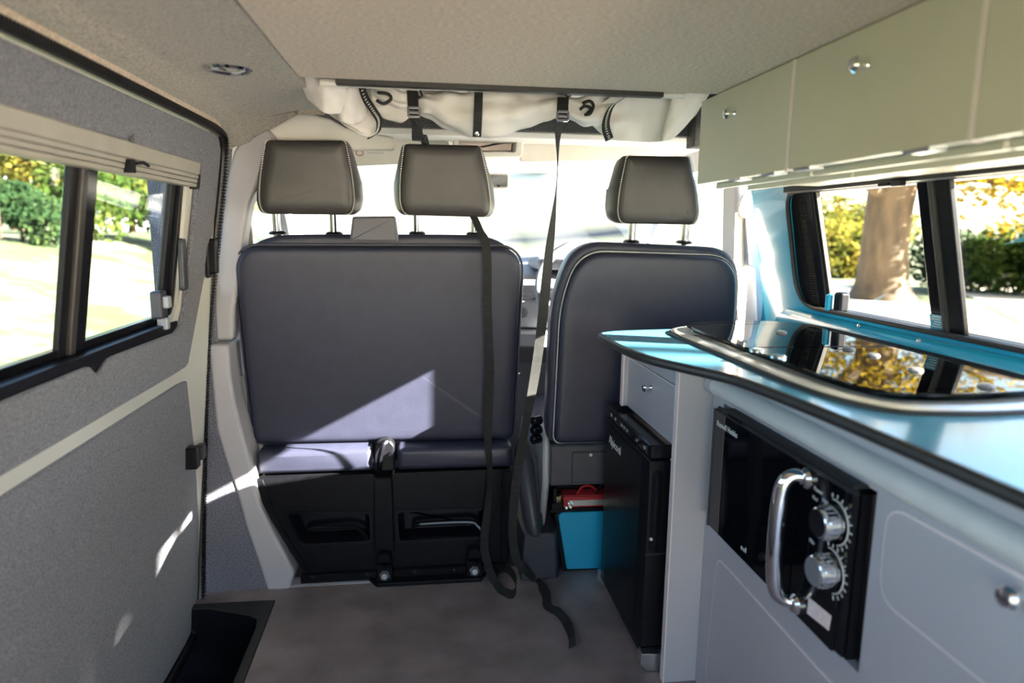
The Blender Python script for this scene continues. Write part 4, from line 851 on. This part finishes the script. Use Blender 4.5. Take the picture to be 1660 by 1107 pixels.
def zip_(pts, y, wd=.008):
    P = smooth([at(a, b, 'y', yy) for (a, b), yy in zip(pts, y)], 6)
    g = MB(); g.ribbon(P, (wd * .8, -.003, wd * .5), .003); z = obj('zip', g, M['web'], ca, label='dark zip along the flap edge')
    g = MB()
    for i in range(1, len(P) - 1, 1): g.obox(P[i] + Vector((-.001, -.004, 0)), (.002, 0, .001), (0, .0015, 0), (0, 0, .0012))
    obj('zip_teeth', g, M['print'], z)
zip_([(583, 128), (592, 158), (606, 180), (615, 196), (612, 214), (600, 222)], [1.55, 1.555, 1.56, 1.57, 1.575, 1.575])
zip_([(1030, 147), (1012, 158), (994, 170), (985, 186), (982, 206), (988, 226)], [1.50, 1.51, 1.515, 1.52, 1.53, 1.54], .010)
for P in ([(944, 168), (956, 164), (962, 172), (957, 184), (948, 186)], [(940, 178), (948, 172), (958, 176), (952, 184)], [(612, 150), (628, 152), (634, 160), (622, 168), (610, 162)]):
    g = MB(); g.tube(smooth([at(a, b, 'y', 1.522 - .004 * i) for i, (a, b) in enumerate(P)], 4), .0035, 6); obj('zip_loop', g, M['web'], ca, label='dark loop of zip tape in the bunched canvas')
# centre tab with snap
t = thing('snap_tab', 'short dark webbing tab with a bright snap stud, centre of the canvas roll', 'strap', (.117, 1.5, 1.35))
g = MB(); a = at(777, 147, 'y', 1.53); P = [Vector((a.x, 1.55, 1.352)), at(776, 150, 'y', 1.518), at(775, 180, 'y', 1.503), at(774, 205, 'y', 1.506), at(773, 222, 'y', 1.51)]; g.ribbon(smooth(P, 5), (.0092, 0, 0), .002); obj('webbing', g, M['web'], t)
q = at(773, 217, 'y', 1.506)
g = MB(); g.lathe([(.0052, 0), (.0052, .002), (.0035, .0035), (.0008, .003)], (q.x, 1.507, q.z), (0, -1, 0), 16); obj('snap_stud', g, M['chrome'], t, label='bright snap stud')
def buckle(parent, px, py, y):
    q = at(px, py, 'y', y); b = MB(); w_, h_ = .0115, .009
    b.obox(q + Vector((0, 0, h_)), (w_, 0, 0), (0, .004, 0), (0, 0, .0028)); b.obox(q + Vector((0, 0, -h_)), (w_, 0, 0), (0, .004, 0), (0, 0, .0028))
    b.obox(q + Vector((-w_, 0, 0)), (.0025, 0, 0), (0, .004, 0), (0, 0, h_)); b.obox(q + Vector((w_, 0, 0)), (.0025, 0, 0), (0, .004, 0), (0, 0, h_)); b.obox(q, (w_, 0, 0), (0, .0022, 0), (0, 0, .003))
    return obj('buckle', b, M['post'], parent, bevel=.001, label='metal cam buckle')
# strap hanging to the floor in the gap
ta = thing('long_strap', 'long black strap hanging from the right buckle down between the seats onto the floor', 'strap', (.33, 1.5, 1.3))
P = [at(913, 158, 'y', 1.52), at(912, 176, 'y', 1.497), at(912, 190, 'y', 1.497), at(906, 202, 'y', 1.52), at(904, 230, 'y', 1.54), at(904, 265, 'y', 1.56), at(902, 305, 'y', 1.58), at(896, 360, 'y', 1.61), at(890, 410, 'y', 1.63), at(884, 470, 'y', 1.66), at(876, 545, 'y', 1.70), at(866, 615, 'y', 1.74), at(852, 690, 'y', 1.77), at(840, 760, 'y', 1.79), at(832, 830, 'y', 1.80), at(832, 880, 'y', 1.81), at(842, 915, 'y', 1.82),
     at(866, 938, 'z', .006), at(884, 960, 'z', .012), at(888, 982, 'z', .010), at(905, 992, 'z', .016), at(918, 1008, 'z', .012), at(926, 1028, 'z', .018), at(928, 1048, 'z', .005)]
W = [(.0125, 0, 0)] * 3 + [(.0105, .004, 0), (.006, .009, 0), (.003, .012, 0), (.003, .012, 0), (.008, .009, 0), (.011, .005, 0), (.0125, .0, 0), (.0125, .0, 0), (.0125, 0, 0), (.0115, .004, 0), (.0125, 0, 0), (.0125, .002, 0), (.012, .004, 0), (.012, .003, .0), (.010, .007, .004), (.011, .003, .008), (.012, .001, .004), (.006, .006, .009), (.011, .003, .006), (.007, .002, .010), (.010, .002, .003)]
def dense(P, W, n):
    return smooth(P, n), [tuple(v) for v in smooth(W, n)]
p_, w_ = dense(P, W, 6); g = MB(); g.ribbon(p_, w_, .0016); obj('webbing', g, M['web'], ta); buckle(ta, 912, 188, 1.494)
tb = thing('long_strap', 'long black strap hanging from the left buckle, behind a headrest and down the bench back', 'strap', (.0, 1.5, 1.3))
P = [at(668, 138, 'y', 1.53), at(669, 160, 'y', 1.515), at(671, 185, 'y', 1.50), at(676, 205, 'y', 1.53), at(677, 228, 'y', 1.60), Vector((.005, 1.95, 1.302)), Vector((.02, 2.08, 1.27)), Vector((.06, 2.10, 1.20)), Vector((.12, 2.08, 1.13)), at(768, 352, 'y', 2.01), at(777, 372, 'y', 1.965), at(786, 390, 'y', 1.945), at(790, 430, 'y', 1.938), at(790, 490, 'y', 1.942), at(792, 540, 'y', 1.945), at(794, 600, 'y', 1.955), at(792, 660, 'y', 1.960), at(791, 715, 'y', 1.955), at(794, 770, 'y', 1.950), at(790, 825, 'y', 1.945), at(785, 880, 'y', 1.94), at(790, 912, 'y', 1.93),
     at(800, 938, 'z', .018), at(815, 958, 'z', .008), at(833, 962, 'z', .014), at(836, 940, 'z', .03), at(822, 922, 'z', .024), at(806, 930, 'z', .006), at(800, 943, 'z', .004)]
W = [(.0115, 0, 0)] * 5 + [(.011, 0, 0)] * 4 + [(.011, .004, 0), (.012, 0, -.002)] + [(.0125, 0, 0)] * 3 + [(.0115, -.003, 0), (.0125, 0, 0), (.0125, 0, 0), (.011, .006, 0), (.008, .009, 0), (.011, .005, 0), (.0125, 0, 0), (.012, .003, 0), (.010, .006, .004), (.006, .006, .010), (.002, .010, .008), (.002, .008, .010), (.005, .008, .008), (.010, .006, .003), (.011, .004, .0)]
p_, w_ = dense(P, W, 6); g = MB(); g.ribbon(p_, w_, .0016); obj('webbing', g, M['web'], tb); buckle(tb, 671, 182, 1.497)
g = MB(); g.ribbon(smooth([at(674, 196, 'y', 1.505), at(682, 212, 'y', 1.55), at(691, 232, 'y', 1.66)], 4), (.003, .006, 0), .0016); obj('loose_tail', g, M['web'], tb)
for px, lb in ((664, 'small steel hook at the top of the left strap'), (906, 'small steel hook at the top of the right strap')):
    t = thing('strap_hook', lb, 'hook', at(px, 145, 'y', 1.49))
    q = at(px, 143, 'y', 1.492); g = MB(); g.obox(q, (.02, 0, 0), (0, .004, 0), (0, 0, .004)); obj('bar', g, M['steel'], t, bevel=.001)
    g = MB(); g.tube([q + Vector((.022, 0, -.004)), q + Vector((.026, 0, -.014)), q + Vector((.020, 0, -.018)), q + Vector((.014, 0, -.012))], .0022, 6); obj('clip', g, M['black'], t)

# ================================================================== SMALL FIXTURES
q = at(372, 110, 'z', 1.334)
t = thing('downlight', 'small round chrome downlight in the carpeted roof edge', 'light', (q.x, q.y, 1.335))
g = MB(); g.lathe([(.026, .002), (.040, .0), (.040, .003), (.034, .007), (.026, .004)], (q.x, q.y, 1.3345), (0, 0, -1), 28); obj('bezel', g, M['chrome'], t)
g = MB(); g.lathe([(.026, 0), (.026, .003), (.012, .005), (.001, .005)], (q.x, q.y, 1.3345), (0, 0, -1), 24); obj('lens', g, M['lens'], t)
# sun visors, tray, mirror
def visor(name, c, y, label):
    t = thing(name, label, 'sun visor', (0, y, 1.3)); P = rpoly(xz(c, y), .016, 5); g = MB(); g.prism(P, 'y', y, y + .02, .005)
    return t, obj('visor_panel', g, M['headliner'], t)
t, vp_ = visor('sun_visor', [(508, 228), (727, 222), (730, 262), (512, 272)], 2.55, 'pale sun visor with a warning sticker, left of the roof tray')
g = MB(); P = xz([(573, 243), (625, 240), (625, 251), (573, 253)], 2.548); g.prism(P, 'y', 2.5475, 2.5495); stv = obj('sticker', g, M['white'], vp_, label='white warning sticker')
a = at(583, 248, 'y', 2.547); g = MB(); g.tube([(a.x + .013 * math.cos(k * .5236), 2.547, a.z + .009 * math.sin(k * .5236)) for k in range(12)], .0015, 5, closed=True); obj('sticker_symbol', g, M['red'], vp_)
a = at(596, 250, 'y', 2.547)
g = MB()
for k in range(2): g.box(a.x, a.x + .055, 2.5468, 2.5475, a.z + .004 + k * .008, a.z + .0065 + k * .008)
obj('sticker_print', g, M['dash2'], vp_)
visor('sun_visor', [(846, 222), (1050, 228), (1072, 262), (842, 262)], 2.55, 'pale sun visor above the driver seat')
t = thing('roof_tray', 'open storage tray between the sun visors', 'tray', (.22, 2.5, 1.3))
oo = rpoly(xz([(733, 213), (850, 213), (846, 254), (738, 254)], 2.50), .01); ii = rpoly(xz([(742, 221), (839, 221), (836, 247), (745, 247)], 2.50), .006)
g = MB(); g.rings([[(p[0], 2.56, p[1]) for p in oo], [(p[0], 2.50, p[1]) for p in oo], [(p[0], 2.497, p[1]) for p in inset(oo, .003)], [(p[0], 2.497, p[1]) for p in ii], [(p[0], 2.56, p[1]) for p in inset(ii, .006)]], False, True); obj('shell', g, M['headliner'], t, ang=40)
g = MB(); P = inset(ii, .012); g.prism(P, 'y', 2.552, 2.558); obj('liner', g, M['tray'], t)
t = thing('rear_view_mirror', 'rear view mirror hanging behind the windscreen, right of a headrest', 'mirror', (.2, 2.62, 1.2))
P = rpoly(xz([(748, 280), (826, 281), (825, 306), (750, 306)], 2.60), .012); g = MB(); g.prism(P, 'y', 2.60, 2.625, .004); ms = obj('housing', g, M['headliner'], t)
g = MB(); P = inset(P, .006); g.prism(P, 'y', 2.598, 2.601); obj('mirror_glass', g, M['mirror'], ms)
g = MB(); g.tube([(.2, 2.62, 1.25), (.2, 2.70, 1.32)], .01, 8); obj('stem', g, M['headliner'], t)
# steering wheel
sc_ = Vector((.615, 2.44, .835)); ax = Vector((0, -.86, .50)).normalized(); u = Vector((1, 0, 0)); v = ax.cross(u)
t = thing('steering_wheel', 'grey four spoke steering wheel in front of the driver seat', 'steering wheel', sc_)
pt = lambda a, r, h=0: sc_ + u * (r * math.cos(a)) + v * (r * math.sin(a)) + ax * h
g = MB(); g.tube([pt(2 * math.pi * k / 40, .195) for k in range(40)], .0165, 10, closed=True); obj('rim', g, M['dash'], t)
g = MB(); g.lathe([(.05, -.03), (.075, -.02), (.075, .005), (.055, .02), (.002, .024)], sc_, ax, 24); obj('hub', g, M['dash'], t)
for a in (10, 170, 235, 305):
    g = MB(); g.rings([[pt(R(a), r, 0) + (v * math.cos(R(a)) - u * math.sin(R(a))) * (w_ * s1) + ax * (.008 * s2) for s1, s2 in ((-1, -1), (1, -1), (1, 1), (-1, 1))] for r, w_ in ((.06, .024), (.12, .017), (.19, .020))]); obj('spoke', g, M['dash2'], t, bevel=.004)
g = MB(); g.tube([sc_ - ax * .02, sc_ - ax * .16], .04, 12); obj('column', g, M['dash'], t)
g = MB(); g.tube([sc_ - ax * .06 - u * .03, sc_ - ax * .06 - u * .17 + v * .02], [.011, .008], 8); obj('stalk', g, M['dash2'], t)
# seat belts
def belt(label, px, y, left):
    t = thing('seat_belt', label, 'seat belt', at(px[0][0], px[0][1], 'y', y))
    g = MB(); g.ribbon(smooth([at(a, b, 'y', y - .01) for a, b in px[1]], 5), (.020, .010, 0), .002); obj('webbing', g, M['beltweb'], t)
    g = MB(); g.ribbon(smooth([at(a, b, 'y', y) for a, b in px[2]], 5), (.012, .014, 0), .002); obj('webbing', g, M['beltweb'], t)
    q = at(*px[3], 'y', y - .015); g = MB(); g.tube(smooth([q + Vector((-.016, 0, .0)), q + Vector((-.004, 0, .04)), q + Vector((.010, 0, .035)), q + Vector((.014, 0, .0)), q + Vector((.0, 0, -.018))], 5, True), .0065, 8, closed=True); obj('guide_loop', g, M['headliner'], t)
    q = at(*px[0], 'y', y); g = MB(); g.lathe([(.016, 0), (.016, .012), (.010, .018)], q, (0, -1, 0), 14); obj('anchor_bolt', g, M['headliner'], t)
belt('beige seat belt on the right door pillar', [(1216, 325), [(1200, 345), (1198, 400), (1197, 470), (1196, 530)], [(1211, 345), (1213, 370), (1217, 428)], (1208, 340)], 1.935, False)
belt('beige seat belt on the left door pillar beside the bench', [(389, 332), [(393, 350), (397, 390), (400, 440)], [(386, 335), (381, 370), (378, 425)], (387, 350)], 2.12, True)
